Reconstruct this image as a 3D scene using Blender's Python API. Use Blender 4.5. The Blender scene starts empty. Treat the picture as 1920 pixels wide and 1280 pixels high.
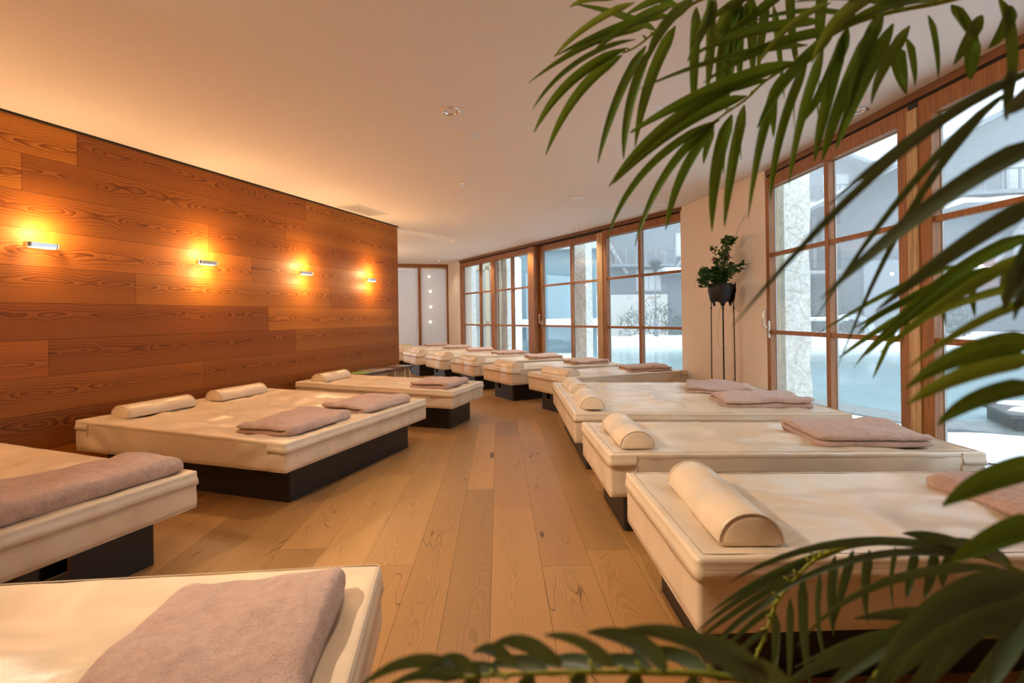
import bpy, bmesh, math, random
from mathutils import Vector, Matrix, noise
random.seed(7)
R = math.radians
SC = bpy.context.scene
COL = SC.collection

# ------------------------------------------------------------------ helpers
class MB:
    """collects vertices and faces, then links them as one mesh object"""
    def __init__(s):
        s.v = []; s.f = []; s.m = []; s.uv = {}; s.smooth = []
    def face(s, idx, mat=0, uv=None, smooth=False):
        s.f.append(tuple(idx)); s.m.append(mat); s.smooth.append(smooth)
        if uv: s.uv[len(s.f)-1] = uv
    def verts(s, pts):
        i = len(s.v); s.v.extend([tuple(p) for p in pts]); return list(range(i, i+len(pts)))
    def box(s, lo, hi, mat=0, M=None):
        x0,y0,z0 = lo; x1,y1,z1 = hi
        p = [Vector(c) for c in ((x0,y0,z0),(x1,y0,z0),(x1,y1,z0),(x0,y1,z0),(x0,y0,z1),(x1,y0,z1),(x1,y1,z1),(x0,y1,z1))]
        if M: p = [M @ q for q in p]
        i = s.verts(p)
        for q in ((0,3,2,1),(4,5,6,7),(0,1,5,4),(1,2,6,5),(2,3,7,6),(3,0,4,7)):
            s.face([i[k] for k in q], mat)
    def loft(s, rings, mat=0, closed=True, cap0=False, cap1=False, smooth=True):
        ids = [s.verts(r) for r in rings]
        n = len(rings[0])
        for a, b in zip(ids, ids[1:]):
            for k in range(n if closed else n-1):
                k2 = (k+1) % n
                s.face((a[k], a[k2], b[k2], b[k]), mat, smooth=smooth)
        if cap0: s.face(list(reversed(ids[0])), mat)
        if cap1: s.face(ids[-1], mat)
        return ids
    def tube(s, pts, r, n=8, mat=0, cap=True):
        pts = [Vector(p) for p in pts]
        rs = r if isinstance(r, (list, tuple)) else [r]*len(pts)
        rings = []; up = None
        for i, p in enumerate(pts):
            t = (pts[min(i+1, len(pts)-1)] - pts[max(i-1, 0)]).normalized()
            if up is None:
                up = t.orthogonal().normalized()
            up = (up - t*up.dot(t)).normalized()
            b = t.cross(up)
            rings.append([p + (up*math.cos(2*math.pi*k/n) + b*math.sin(2*math.pi*k/n))*rs[i] for k in range(n)])
        s.loft(rings, mat, True, cap, cap)
    def lathe(s, prof, n=24, c=(0,0,0), mat=0, cap0=False, cap1=False):
        rings = [[(c[0]+r*math.cos(2*math.pi*k/n), c[1]+r*math.sin(2*math.pi*k/n), c[2]+z) for k in range(n)] for r, z in prof]
        s.loft(rings, mat, True, cap0, cap1)
    def build(s, name, mats, parent=None, bevel=0, subsurf=0, shade=None, weld=False):
        me = bpy.data.meshes.new(name)
        me.from_pydata(s.v, [], s.f)
        if not isinstance(mats, (list, tuple)): mats = [mats]
        for m in mats: me.materials.append(m)
        me.polygons.foreach_set('material_index', s.m)
        me.polygons.foreach_set('use_smooth', [bool(x) if shade is None else shade for x in s.smooth])
        if s.uv:
            l0 = me.uv_layers.new(name='UVMap'); l1 = me.uv_layers.new(name='Rnd')
            for p in me.polygons:
                u = s.uv.get(p.index)
                if u:
                    for li, (a, b, c, d) in zip(p.loop_indices, u):
                        l0.data[li].uv = (a, b); l1.data[li].uv = (c, d)
        if weld:
            bm = bmesh.new(); bm.from_mesh(me); bmesh.ops.remove_doubles(bm, verts=bm.verts, dist=.0004); bm.to_mesh(me); bm.free()
        me.update()
        o = bpy.data.objects.new(name, me); COL.objects.link(o)
        if parent is not None: o.parent = parent
        if bevel:
            b = o.modifiers.new('b', 'BEVEL'); b.width = bevel; b.segments = 2; b.limit_method = 'ANGLE'
        if subsurf:
            q = o.modifiers.new('s', 'SUBSURF'); q.levels = q.render_levels = subsurf
        return o

def tag(o, label=None, cat=None, group=None, kind=None):
    if label: o['label'] = label
    if cat: o['category'] = cat
    if group: o['group'] = group
    if kind: o['kind'] = kind
    return o
def thing(name, label, cat, loc=(0,0,0), rotz=0, group=None, kind=None):
    o = bpy.data.objects.new(name, None); COL.objects.link(o)
    o.location = loc; o.rotation_euler = (0, 0, rotz); o.empty_display_size = .1
    return tag(o, label, cat, group, kind)
def catmull(pts, n=8):
    P = [Vector(p) for p in pts]; P = [P[0]*2-P[1]] + P + [P[-1]*2-P[-2]]
    out = []
    for i in range(1, len(P)-2):
        a, b, c, d = P[i-1:i+3]
        for k in range(n):
            t = k/n
            out.append(.5*((2*b)+(c-a)*t+(2*a-5*b+4*c-d)*t*t+(3*b-a-3*c+d)*t**3))
    out.append(P[-2]); return out
def nz(x, y, z=0): return noise.noise(Vector((x, y, z)))

# ------------------------------------------------------------------ materials
class NT:
    def __init__(s, name):
        s.m = bpy.data.materials.new(name); s.m.use_nodes = True
        s.t = s.m.node_tree; s.t.nodes.clear()
        s.out = s.t.nodes.new('ShaderNodeOutputMaterial')
    def n(s, typ, **kw):
        nd = s.t.nodes.new('ShaderNode'+typ)
        for k, v in kw.items():
            if k.startswith('i_'):
                nd.inputs[k[2:].replace('_', ' ')].default_value = v
            else: setattr(nd, k, v)
        return nd
    def l(s, a, b): s.t.links.new(a, b)
    def math(s, op, a, b=None, c=None):
        nd = s.n('Math', operation=op)
        for i, x in enumerate((a, b, c)):
            if x is None: continue
            if isinstance(x, (int, float)): nd.inputs[i].default_value = x
            else: s.l(x, nd.inputs[i])
        return nd.outputs[0]
    def noise(s, vec, scale, detail=3, rough=.5):
        nd = s.n('TexNoise'); nd.inputs['Scale'].default_value = scale; nd.inputs['Detail'].default_value = detail
        nd.inputs['Roughness'].default_value = rough
        if vec is not None: s.l(vec, nd.inputs['Vector'])
        return nd.outputs['Fac']
    def mapping(s, vec, sc):
        nd = s.n('Mapping'); nd.inputs['Scale'].default_value = sc; s.l(vec, nd.inputs['Vector']); return nd.outputs[0]
    def ramp(s, fac, stops):
        nd = s.n('ValToRGB'); e = nd.color_ramp.elements
        while len(e) < len(stops): e.new(.5)
        for k, (p, c) in enumerate(stops):
            e[k].position = p; e[k].color = (*c, 1) if len(c) == 3 else c
        s.l(fac, nd.inputs[0]); return nd.outputs[0]
    def mix(s, fac, a, b, mode='MIX'):
        nd = s.n('Mix', data_type='RGBA', blend_type=mode)
        for sock, x in ((nd.inputs[0], fac), (nd.inputs[6], a), (nd.inputs[7], b)):
            if isinstance(x, (int, float)): sock.default_value = x
            elif isinstance(x, tuple): sock.default_value = (*x, 1)
            else: s.l(x, sock)
        return nd.outputs[2]
    def pbr(s, col, rough=.5, metal=0, bump=None, bstr=.3, bdist=.01, spec=.5, **kw):
        b = s.n('BsdfPrincipled')
        if isinstance(col, tuple): b.inputs['Base Color'].default_value = (*col, 1)
        else: s.l(col, b.inputs['Base Color'])
        if isinstance(rough, (int, float)): b.inputs['Roughness'].default_value = rough
        else: s.l(rough, b.inputs['Roughness'])
        b.inputs['Metallic'].default_value = metal
        b.inputs['Specular IOR Level'].default_value = spec
        for k, v in kw.items(): b.inputs[k.replace('_', ' ')].default_value = v
        if bump is not None:
            bp = s.n('Bump'); bp.inputs['Strength'].default_value = bstr; bp.inputs['Distance'].default_value = bdist
            s.l(bump, bp.inputs['Height']); s.l(bp.outputs[0], b.inputs['Normal'])
        s.l(b.outputs[0], s.out.inputs[0]); s.b = b
        return s.m
    def obj(s): return s.n('TexCoord').outputs['Object']

def plain(name, col, rough=.5, metal=0, var=.08, scale=8, **kw):
    t = NT(name); f = t.noise(t.obj(), scale, 4)
    a = tuple(c*(1-var) for c in col); b = tuple(min(1, c*(1+var)) for c in col)
    return t.pbr(t.ramp(f, [(.3, a), (.7, b)]), rough, metal, **kw)

def mat_planks(name, light, dark, red, ringf, contrast, rough, tonevar, fine=1.0, spec=.4, cracks=False):
    t = NT(name)
    uv = t.n('UVMap', uv_map='UVMap').outputs[0]; rn = t.n('UVMap', uv_map='Rnd').outputs[0]
    sep = t.n('SeparateXYZ'); t.l(uv, sep.inputs[0]); u, v = sep.outputs[0], sep.outputs[1]
    sr = t.n('SeparateXYZ'); t.l(rn, sr.inputs[0]); r1, r2 = sr.outputs[0], sr.outputs[1]
    off = t.math('MULTIPLY', r1, 37.0)
    def vec(su, sv):
        c = t.n('CombineXYZ'); t.l(t.math('MULTIPLY', u, su), c.inputs[0]); t.l(t.math('MULTIPLY', v, sv), c.inputs[1]); t.l(off, c.inputs[2])
        return c.outputs[0]
    n1 = t.noise(vec(1.6, 1.5), 1, 2, .4)
    n2 = t.noise(vec(2.2, 3), 1.3, 2)
    n3 = t.noise(vec(9, 26), 1, 3, .6)
    d = t.math('MULTIPLY', t.math('SUBTRACT', n1, .5), .34)
    vs = t.math('ADD', t.math('ADD', v, t.math('MULTIPLY', t.math('SUBTRACT', r2, .5), .10)), t.math('MULTIPLY', t.math('SUBTRACT', n2, .5), .10))
    r = t.math('SQRT', t.math('ADD', t.math('MULTIPLY', vs, vs), t.math('MULTIPLY', d, d)))
    r = t.math('ADD', r, t.math('MULTIPLY', t.math('SUBTRACT', n3, .5), .012))
    ph = t.math('FRACT', t.math('MULTIPLY', r, ringf))
    late = t.math('POWER', ph, 1.7)
    # the flame figure is bold where the cut runs along the rings (centre of the board) and fine beside it
    bold = t.n('MapRange'); t.l(t.math('ABSOLUTE', vs), bold.inputs[0])
    bold.inputs[1].default_value = .015; bold.inputs[2].default_value = .10; bold.inputs[3].default_value = 1; bold.inputs[4].default_value = .36
    fac = t.math('MULTIPLY', t.math('MULTIPLY', late, bold.outputs[0]), contrast)
    fib = t.noise(vec(5, 260), 1, 2, .6)
    base = t.mix(r1, light, red)
    base = t.mix(t.math('MULTIPLY', t.math('SUBTRACT', fib, .3), .5*fine), base, dark)
    col = t.mix(fac, base, dark)
    hs = t.n('HueSaturation'); t.l(col, hs.inputs['Color'])
    t.l(t.math('ADD', t.math('MULTIPLY', r2, tonevar), 1-tonevar*.6), hs.inputs['Value'])
    out = hs.outputs[0]
    if cracks:
        kn = t.noise(vec(3.0, 9), 1.0, 1, .3)
        kf = t.ramp(kn, [(.775, (0,0,0)), (.80, (1,1,1))])
        cr = t.math('ABSOLUTE', t.math('SUBTRACT', t.noise(vec(1.3, 7), 1.0, 2, .5), .5))
        cf = t.ramp(cr, [(0, (1,1,1)), (.007, (0,0,0))])
        gate = t.ramp(t.noise(vec(.9, 2), 1.4, 1), [(.58, (0,0,0)), (.63, (1,1,1))])
        m1 = t.mix(1.0, cf, gate, 'MULTIPLY')
        out = t.mix(t.math('MULTIPLY', t.math('MAXIMUM', kf, m1), .8), out, (.035, .015, .006))
    return t.pbr(out, rough, bump=fac, bstr=.12, bdist=.002, spec=spec)

M = {}
M['wallwood'] = mat_planks('wall_wood', (.56, .205, .026), (.17, .042, .006), (.43, .132, .020), 52, 1.0, .5, .42, .5, .26)
M['floor'] = mat_planks('floor_oak', (.43, .235, .080), (.16, .076, .024), (.345, .175, .058), 75, .42, .40, .34, .9, .45, cracks=True)
M['dark'] = plain('dark_gap', (.02, .012, .008), .9)
M['ceil'] = plain('ceiling_plaster', (.80, .765, .72), .9, var=.012, scale=30)
M['plaster'] = plain('wall_plaster', (.80, .70, .60), .9, var=.02, scale=60)
def mat_leather():
    t = NT('cream_leather'); o = t.obj()
    a = t.noise(t.mapping(o, (1.0, 2.2, 1.2)), 1.7, 1.5, .4)
    b = t.noise(o, 420, 2, .5)
    w = t.noise(t.mapping(o, (2.6, .8, .8)), 1.5, 1, .3)
    h = t.math('ADD', t.math('ADD', t.math('MULTIPLY', a, 1.0), t.math('MULTIPLY', w, .8)), t.math('MULTIPLY', b, .006))
    c = t.ramp(t.noise(o, 3, 2), [(.3, (.70, .575, .425)), (.7, (.755, .625, .47))])
    return t.pbr(c, .31, bump=h, bstr=1.0, bdist=.065, spec=.55)
M['leather'] = mat_leather()
M['leather_edge'] = plain('cream_piping', (.70, .58, .44), .5)
def mat_towel(name, c0, c1):
    t = NT(name); o = t.obj()
    f = t.noise(o, 190, 3, .65); g = t.noise(o, 26, 3)
    h = t.math('ADD', f, t.math('MULTIPLY', g, 1.6))
    c = t.ramp(t.math('ADD', t.math('MULTIPLY', f, .6), t.math('MULTIPLY', g, .4)), [(.34, c0), (.66, c1)])
    return t.pbr(c, .95, bump=h, bstr=.9, bdist=.008, spec=.1, Sheen_Weight=.35, Sheen_Roughness=.5)
M['seam'] = plain('cream_seam', (.44, .35, .25), .6)
M['towel'] = mat_towel('rose_fleece', (.48, .315, .255), (.74, .53, .455))
M['plinth'] = plain('black_brown_board', (.011, .009, .008), .45, var=.2, scale=40)
M['ply'] = plain('bare_plywood_edge', (.50, .34, .18), .6)
M['hole'] = plain('hole_dark', (.008, .006, .005), .9)
M['chrome'] = plain('brushed_chrome', (.82, .83, .84), .16, 1.0, var=.03)
M['steel'] = plain('steel_handle', (.62, .56, .47), .3, 1.0, var=.03)
M['bead'] = plain('grey_bead', (.42, .43, .44), .4, var=.02)
M['white'] = plain('white_enamel', (.80, .77, .72), .5, var=.02)
M['black'] = plain('black_plastic', (.012, .012, .012), .5)
def mat_framewood(name, a, b, sc):
    t = NT(name); o = t.obj()
    f = t.noise(t.mapping(o, sc), 1.0, 4, .6)
    return t.pbr(t.ramp(f, [(.3, a), (.7, b)]), .45, bump=f, bstr=.1, bdist=.002)
M['frame'] = mat_framewood('window_wood', (.195, .072, .018), (.38, .15, .040), (60, 60, 3))
M['beam'] = mat_framewood('beam_wood', (.13, .05, .016), (.22, .09, .028), (30, 3, 60))
M['timber'] = mat_framewood('aged_timber', (.28, .155, .062), (.64, .43, .21), (38, 38, 2.2))
def mat_glass():
    t = NT('window_glass')
    tr = t.n('BsdfTransparent'); tr.inputs[0].default_value = (.965, .98, .985, 1)
    gl = t.n('BsdfGlossy'); gl.inputs['Roughness'].default_value = .0
    fr = t.n('Fresnel'); ge = t.n('NewGeometry')
    t.l(t.math('ADD', t.math('MULTIPLY', ge.outputs['Backfacing'], 1/1.45-1.45), 1.45), fr.inputs[0])
    mx = t.n('MixShader'); t.l(fr.outputs[0], mx.inputs[0]); t.l(tr.outputs[0], mx.inputs[1]); t.l(gl.outputs[0], mx.inputs[2])
    t.l(mx.outputs[0], t.out.inputs[0]); return t.m
M['glass'] = mat_glass()
M['snow'] = plain('snow', (.86, .90, .93), .7, var=.03, scale=1.5)
def mat_water():
    t = NT('pool_water'); o = t.obj()
    h = t.noise(t.mapping(o, (1, 2.5, 1)), 3, 3)
    return t.pbr((.22, .36, .39), .12, bump=h, bstr=.12, bdist=.03)
M['water'] = mat_water()
def mat_stone(name, a, b, sc=5):
    t = NT(name); o = t.obj()
    vo = t.n('TexVoronoi', feature='DISTANCE_TO_EDGE'); vo.inputs['Scale'].default_value = sc; t.l(o, vo.inputs['Vector'])
    e = t.ramp(vo.outputs['Distance'], [(.0, (.78,.78,.76)), (.035, (1,1,1))])
    f = t.noise(o, sc*6, 5, .7)
    c = t.mix(1.0, t.ramp(f, [(.3, a), (.7, b)]), e, 'MULTIPLY')
    return t.pbr(c, .9, bump=f, bstr=.8, bdist=.03)
M['stone'] = mat_stone('pale_stone', (.52, .53, .49), (.84, .85, .81), 3.4)
M['chalet'] = mat_framewood('haze_tinted_chalet_wood', (.15, .185, .215), (.25, .29, .325), (2, 2, 14))  # blue-grey tint of the hazy air put into the wood colour
M['chalet_pale'] = plain('pale_board', (.50, .53, .54), .8)
M['chalet_glass'] = plain('chalet_pane', (.60, .64, .66), .2)
M['poolhouse'] = plain('pool_house_glazing', (.17, .29, .34), .25, var=.15, scale=.6)
M['grey'] = plain('grey_panel', (.34, .36, .35), .7)
M['paleoak'] = mat_framewood('outdoor_frame_wood', (.40, .33, .22), (.55, .47, .34), (30, 30, 3))
M['darkdeck'] = plain('dark_deck', (.045, .055, .06), .5)
M['slate'] = plain('wet_slate', (.16, .19, .20), .5, var=.25, scale=12)
M['bush'] = plain('winter_bush', (.13, .17, .15), .9, var=.3)
def mat_leaf(name, a, b, tr=.35, vein=(.32, .40, .06)):
    t = NT(name)
    uv = t.n('UVMap', uv_map='UVMap').outputs[0]
    sep = t.n('SeparateXYZ'); t.l(uv, sep.inputs[0])
    f = t.noise(t.obj(), 7, 3)
    ribs = t.noise(t.mapping(uv, (3, 60, 1)), 1.0, 2)
    c = t.ramp(f, [(.3, a), (.7, b)])
    c = t.mix(t.math('MULTIPLY', ribs, .35), c, a)
    mid = t.ramp(t.math('ABSOLUTE', sep.outputs[1]), [(.0, (1,1,1)), (.16, (0,0,0))])
    c = t.mix(t.math('MULTIPLY', mid, .35), c, vein)
    b_ = t.n('BsdfPrincipled'); t.l(c, b_.inputs['Base Color']); b_.inputs['Roughness'].default_value = .42
    b_.inputs['Specular IOR Level'].default_value = .35
    tl = t.n('BsdfTranslucent'); t.l(t.mix(.5, c, (.30, .42, .03)), tl.inputs[0])
    mx = t.n('MixShader'); mx.inputs[0].default_value = tr
    t.l(b_.outputs[0], mx.inputs[1]); t.l(tl.outputs[0], mx.inputs[2]); t.l(mx.outputs[0], t.out.inputs[0])
    return t.m
M['leaf'] = mat_leaf('palm_leaf', (.040, .105, .010), (.105, .215, .022), .32)
M['leaf_light'] = mat_leaf('pale_palm_leaf', (.16, .24, .03), (.27, .34, .06), .45)  # paler, yellower leaf green
M['leaf_painted_sheen'] = mat_leaf('palm_leaf_painted_sheen', (.055, .098, .064), (.128, .195, .130), .14, (.10, .14, .06))  # bluish sky sheen and shade put into the leaf colour
M['rachis'] = plain('palm_rachis', (.33, .40, .03), .5)
M['cane'] = plain('palm_cane', (.20, .20, .06), .6)
M['pot'] = plain('clay_pot', (.10, .09, .085), .6)
M['soil'] = plain('soil', (.03, .02, .015), .95)
M['iron'] = plain('wrought_iron', (.018, .015, .014), .55, .4, var=.3)
M['ivy'] = mat_leaf('ivy_leaf', (.034, .085, .022), (.085, .16, .042), .2, (.06, .10, .03))
M['fuchsia'] = plain('fuchsia_petal', (.35, .02, .06), .5)
def mat_blind():
    t = NT('blind_fabric'); o = t.obj(); f = t.noise(o, 60, 2)
    d = t.n('BsdfDiffuse'); t.l(t.ramp(f, [(.3, (.56, .49, .46)), (.7, (.64, .57, .53))]), d.inputs[0])
    tl = t.n('BsdfTranslucent'); tl.inputs[0].default_value = (.62, .56, .54, 1)
    mx = t.n('MixShader'); mx.inputs[0].default_value = .35
    t.l(d.outputs[0], mx.inputs[1]); t.l(tl.outputs[0], mx.inputs[2]); t.l(mx.outputs[0], t.out.inputs[0]); return t.m
M['blind'] = mat_blind()
M['stooltop'] = mat_framewood('walnut_top', (.10, .055, .032), (.18, .105, .065), (4, 40, 40))
M['stoolleg'] = plain('pale_pine', (.80, .66, .42), .55)
def emit(name, col, st):
    t = NT(name); e = t.n('Emission'); e.inputs[0].default_value = (*col, 1); e.inputs[1].default_value = st
    t.l(e.outputs[0], t.out.inputs[0]); return t.m
M['lampglow'] = emit('lamp_glass_lit', (1, .66, .34), 14)
M['glow_disc'] = emit('small_disc_glow', (1, .78, .55), 2.6)
M['downglow'] = emit('downlight_lit', (1, .86, .68), 6)
def mat_cover(name, cols, sc=9):
    t = NT(name); o = t.obj()
    vo = t.n('TexVoronoi'); vo.inputs['Scale'].default_value = sc; t.l(o, vo.inputs['Vector'])
    g = t.n('RGBToBW'); t.l(vo.outputs['Color'], g.inputs[0])
    return t.pbr(t.ramp(g.outputs[0], [((k+.2)/len(cols), c) for k, c in enumerate(cols)]), .3)

# ------------------------------------------------------------------ plan of the room
CZ = 2.72                                   # ceiling height
WA = R(70.67); wd = Vector((math.cos(WA), math.sin(WA), 0)); wn = Vector((math.sin(WA), -math.cos(WA), 0))   # wood wall: direction, normal into the room
W0 = Vector((-3.605, 3.626, 0)); WEND = 5.19
FQ = Vector((-1.361, 13.794, 0)); fd = Vector((math.cos(R(-59.7)), math.sin(R(-59.7)), 0)); fo = Vector((-fd.y, fd.x, 0))   # far glazing: direction, outward
RQ = Vector((2.739, 5.514, 0)); rd = Vector((math.cos(R(-87.7)), math.sin(R(-87.7)), 0)); ro = Vector((-rd.y, rd.x, 0))       # right glazing
BACK = -3.2
def frame_mat(o, d, out):
    return Matrix(((d.x, out.x, 0, o.x), (d.y, out.y, 0, o.y), (0, 0, 1, 0), (0, 0, 0, 1)))
FM = frame_mat(FQ, fd, fo); RM = frame_mat(RQ, rd, ro)
WM = frame_mat(W0, wd, -wn)                 # local y<0 is the room side

# floor -------------------------------------------------------------
def plank_floor():
    bm_all = MB()
    seam_p = Vector((0, 5.84, 0)); sa = R(15.4); seam_n = Vector((-math.sin(sa), math.cos(sa), 0))
    rng = random.Random(3)
    clips = [(RQ, ro), (FQ, fo), (Vector((0, BACK, 0)), Vector((0, -1, 0)))]
    for zone, ang in ((0, R(91.5)), (1, R(120))):
        d = Vector((math.cos(ang), math.sin(ang), 0)); s = Vector((d.y, -d.x, 0))
        bm = bmesh.new(); ul = bm.loops.layers.uv.new('a'); rl = bm.loops.layers.uv.new('b')
        x = -9.2
        while x < 9.2:
            w = rng.choice((.19, .22, .24, .245)); y = -12 - rng.random()*2.2
            while y < 19:
                L = rng.uniform(1.7, 2.5); g = .0007
                r1, r2 = rng.random(), rng.random()
                vs = [bm.verts.new(s*(x+a) + d*(y+b)) for a, b in ((g, g), (w-g, g), (w-g, L-g), (g, L-g))]
                f = bm.faces.new(vs)
                for lp, (a, b) in zip(f.loops, ((0, -w/2), (0, w/2), (L, w/2), (L, -w/2))):
                    lp[ul].uv = (a + r1*9, b); lp[rl].uv = (r1, r2)
                y += L
            x += w
        cl = clips + [(seam_p, seam_n if zone == 0 else -seam_n)]
        for p, n in cl:
            bmesh.ops.bisect_plane(bm, geom=bm.verts[:]+bm.edges[:]+bm.faces[:], plane_co=p, plane_no=n, clear_outer=True)
        for f in bm.faces:
            ids = bm_all.verts([l.vert.co for l in f.loops])
            uv = [(l[ul].uv.x, l[ul].uv.y, l[rl].uv.x, l[rl].uv.y) for l in f.loops]
            if f.normal.z < 0: ids.reverse(); uv.reverse()
            bm_all.face(ids, 0, uv)
        bm.free()
    c = [(-7.5, BACK), (3.089, BACK), (2.739, 5.514), (2.43, 7.31), (-1.361, 13.794), (-1.83, 14.795), (-7.5, 13.22)]
    lo = bm_all.verts([(x, y, -.05) for x, y in c]); hi = bm_all.verts([(x, y, -.003) for x, y in c])
    bm_all.face(hi, 1); bm_all.face(list(reversed(lo)), 1)
    for k in range(len(c)):
        k2 = (k+1) % len(c); bm_all.face((lo[k], lo[k2], hi[k2], hi[k]), 1)
    tag(bm_all.build('floor', [M['floor'], M['dark']]), kind='structure')
plank_floor()

def prism(name, pts, z0, z1, mat):
    b = MB(); lo = b.verts([(x, y, z0) for x, y in pts]); hi = b.verts([(x, y, z1) for x, y in pts])
    b.face(hi); b.face(list(reversed(lo)))
    for k in range(len(pts)):
        k2 = (k+1) % len(pts); b.face((lo[k], lo[k2], hi[k2], hi[k]))
    return tag(b.build(name, mat), kind='structure')
cw = [(-7.5, BACK-.2), (3.42, BACK-.2), (3.06, 5.6), (2.75, 7.45), (-1.05, 13.95), (-1.6, 15.1), (-7.5, 13.5)]
prism('ceiling', cw, CZ, CZ+.2, M['ceil'])

# wood wall ---------------------------------------------------------
def wood_wall():
    b = MB(); rng = random.Random(11)
    s0, s1 = -7.25, WEND; rh = .2745; PL = 2.57
    first = [.48, .12, 1.65, 2.18, .92, 2.41, .27, 1.58, .82, 2.0]
    tones = {(0,0): .85, (0,1): .1, (1,1): .2, (2,1): .12, (5,0): .02, (6,1): .05, (8,0): .05, (8,1): .1, (7,1): .2, (3,1): .3}
    for r in range(10):
        zt = CZ-.012 - r*rh if r == 0 else CZ - r*rh; zb = max(.0, CZ-(r+1)*rh)
        j = first[r]; js = [j+PL*k for k in range(-4, 3)]
        edges = [s0] + [x for x in js if s0+.05 < x < s1-.05] + [s1]
        for a, e in zip(edges, edges[1:]):
            k = round((e-j)/PL); g = .0012
            r1 = rng.random(); r2 = tones.get((r, k if k < 2 else 1), rng.random())
            if (r, k) in tones: r1 = 1-r2
            x0, x1, z0, z1 = a+g, e-g, zb+g, zt-g
            vm = (z0+z1)/2
            pf = b.verts([WM @ Vector(p) for p in ((x0,0,z0),(x1,0,z0),(x1,0,z1),(x0,0,z1))])
            pb = b.verts([WM @ Vector(p) for p in ((x0,.012,z0),(x1,.012,z0),(x1,.012,z1),(x0,.012,z1))])
            uo = rng.random()*20
            uvs = [(x+uo, z-vm, r1, r2) for x, z in ((x0,z0),(x1,z0),(x1,z1),(x0,z1))]
            b.face(pf, 0, uvs)
            for q in range(4):
                q2 = (q+1) % 4; b.face((pf[q2], pf[q], pb[q], pb[q2]), 0, [uvs[q2], uvs[q], uvs[q], uvs[q2]])
    b.box((s0, .0125, 0), (s1-.002, .16, CZ), 1, WM)
    # boarded end of the wall and its plaster back
    b.box((s0, .16, 0), (s1-.002, .18, CZ), 2, WM)
    tag(b.build('wall_left', [M['wallwood'], M['dark'], M['plaster']]), kind='structure')
wood_wall()

def wall_strip(name, p, q, th, mat, z0=0, z1=CZ):
    """a wall whose room face runs p->q; thickness to the right of that direction"""
    p, q = Vector((*p, 0)), Vector((*q, 0)); d = (q-p).normalized(); o = Vector((d.y, -d.x, 0))*th
    return prism(name, [(p.x, p.y), (q.x, q.y), (q.x+o.x, q.y+o.y), (p.x+o.x, p.y+o.y)], z0, z1, mat)
wall_strip('wall_back', (3.1, BACK), (-6.2, BACK), .18, M['plaster']).data.flip_normals()
# plaster pier between the two runs of glazing, with a paler reveal on its right edge
b = MB()
pp = [(2.425, 7.315), (2.70, 5.72), (2.725, 5.60), (2.735, 5.50), (2.85, 5.50), (2.84, 5.8), (2.70, 7.40)]
lo = b.verts([(x, y, 0) for x, y in pp]); hi = b.verts([(x, y, CZ) for x, y in pp])
b.face(lo); b.face(list(reversed(hi)))
for k in range(len(pp)):
    k2 = (k+1) % len(pp); b.face((lo[k2], lo[k], hi[k], hi[k2]))
tag(b.build('wall_right', M['plaster']), kind='structure')
# plaster return left of the far glazing
b = MB()
pp = [(-1.835, 14.80), (-1.50, 14.09), (-1.40, 13.85), (-1.10, 14.0), (-1.55, 14.95)]
lo = b.verts([(x, y, 0) for x, y in pp]); hi = b.verts([(x, y, CZ) for x, y in pp])
b.face(lo); b.face(list(reversed(hi)))
for k in range(len(pp)):
    k2 = (k+1) % len(pp); b.face((lo[k2], lo[k], hi[k], hi[k2]))
tag(b.build('wall_rear', M['plaster']), kind='structure')
b = MB(); b.box((-.02, -.0, 0), (.05, .012, CZ-.06), 0, frame_mat(Vector((-1.46, 14.0, 0)), Vector((.40, -.92, 0)).normalized(), Vector((-.92, -.40, 0)).normalized()))
tag(b.build('trim_1', M['white']), kind='structure')
# the hall beyond the wood wall
wall_strip('wall_side', (-7.3, 13.3), (-7.3, BACK), .15, M['plaster']).data.flip_normals()
b = MB(); b.box((0, -.02, CZ-.012), (WEND+7.2, .02, CZ+.002), 0, frame_mat(W0 - wd*7.2, wd, -wn)); tag(b.build('trim_2', M['dark']), kind='structure')

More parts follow.
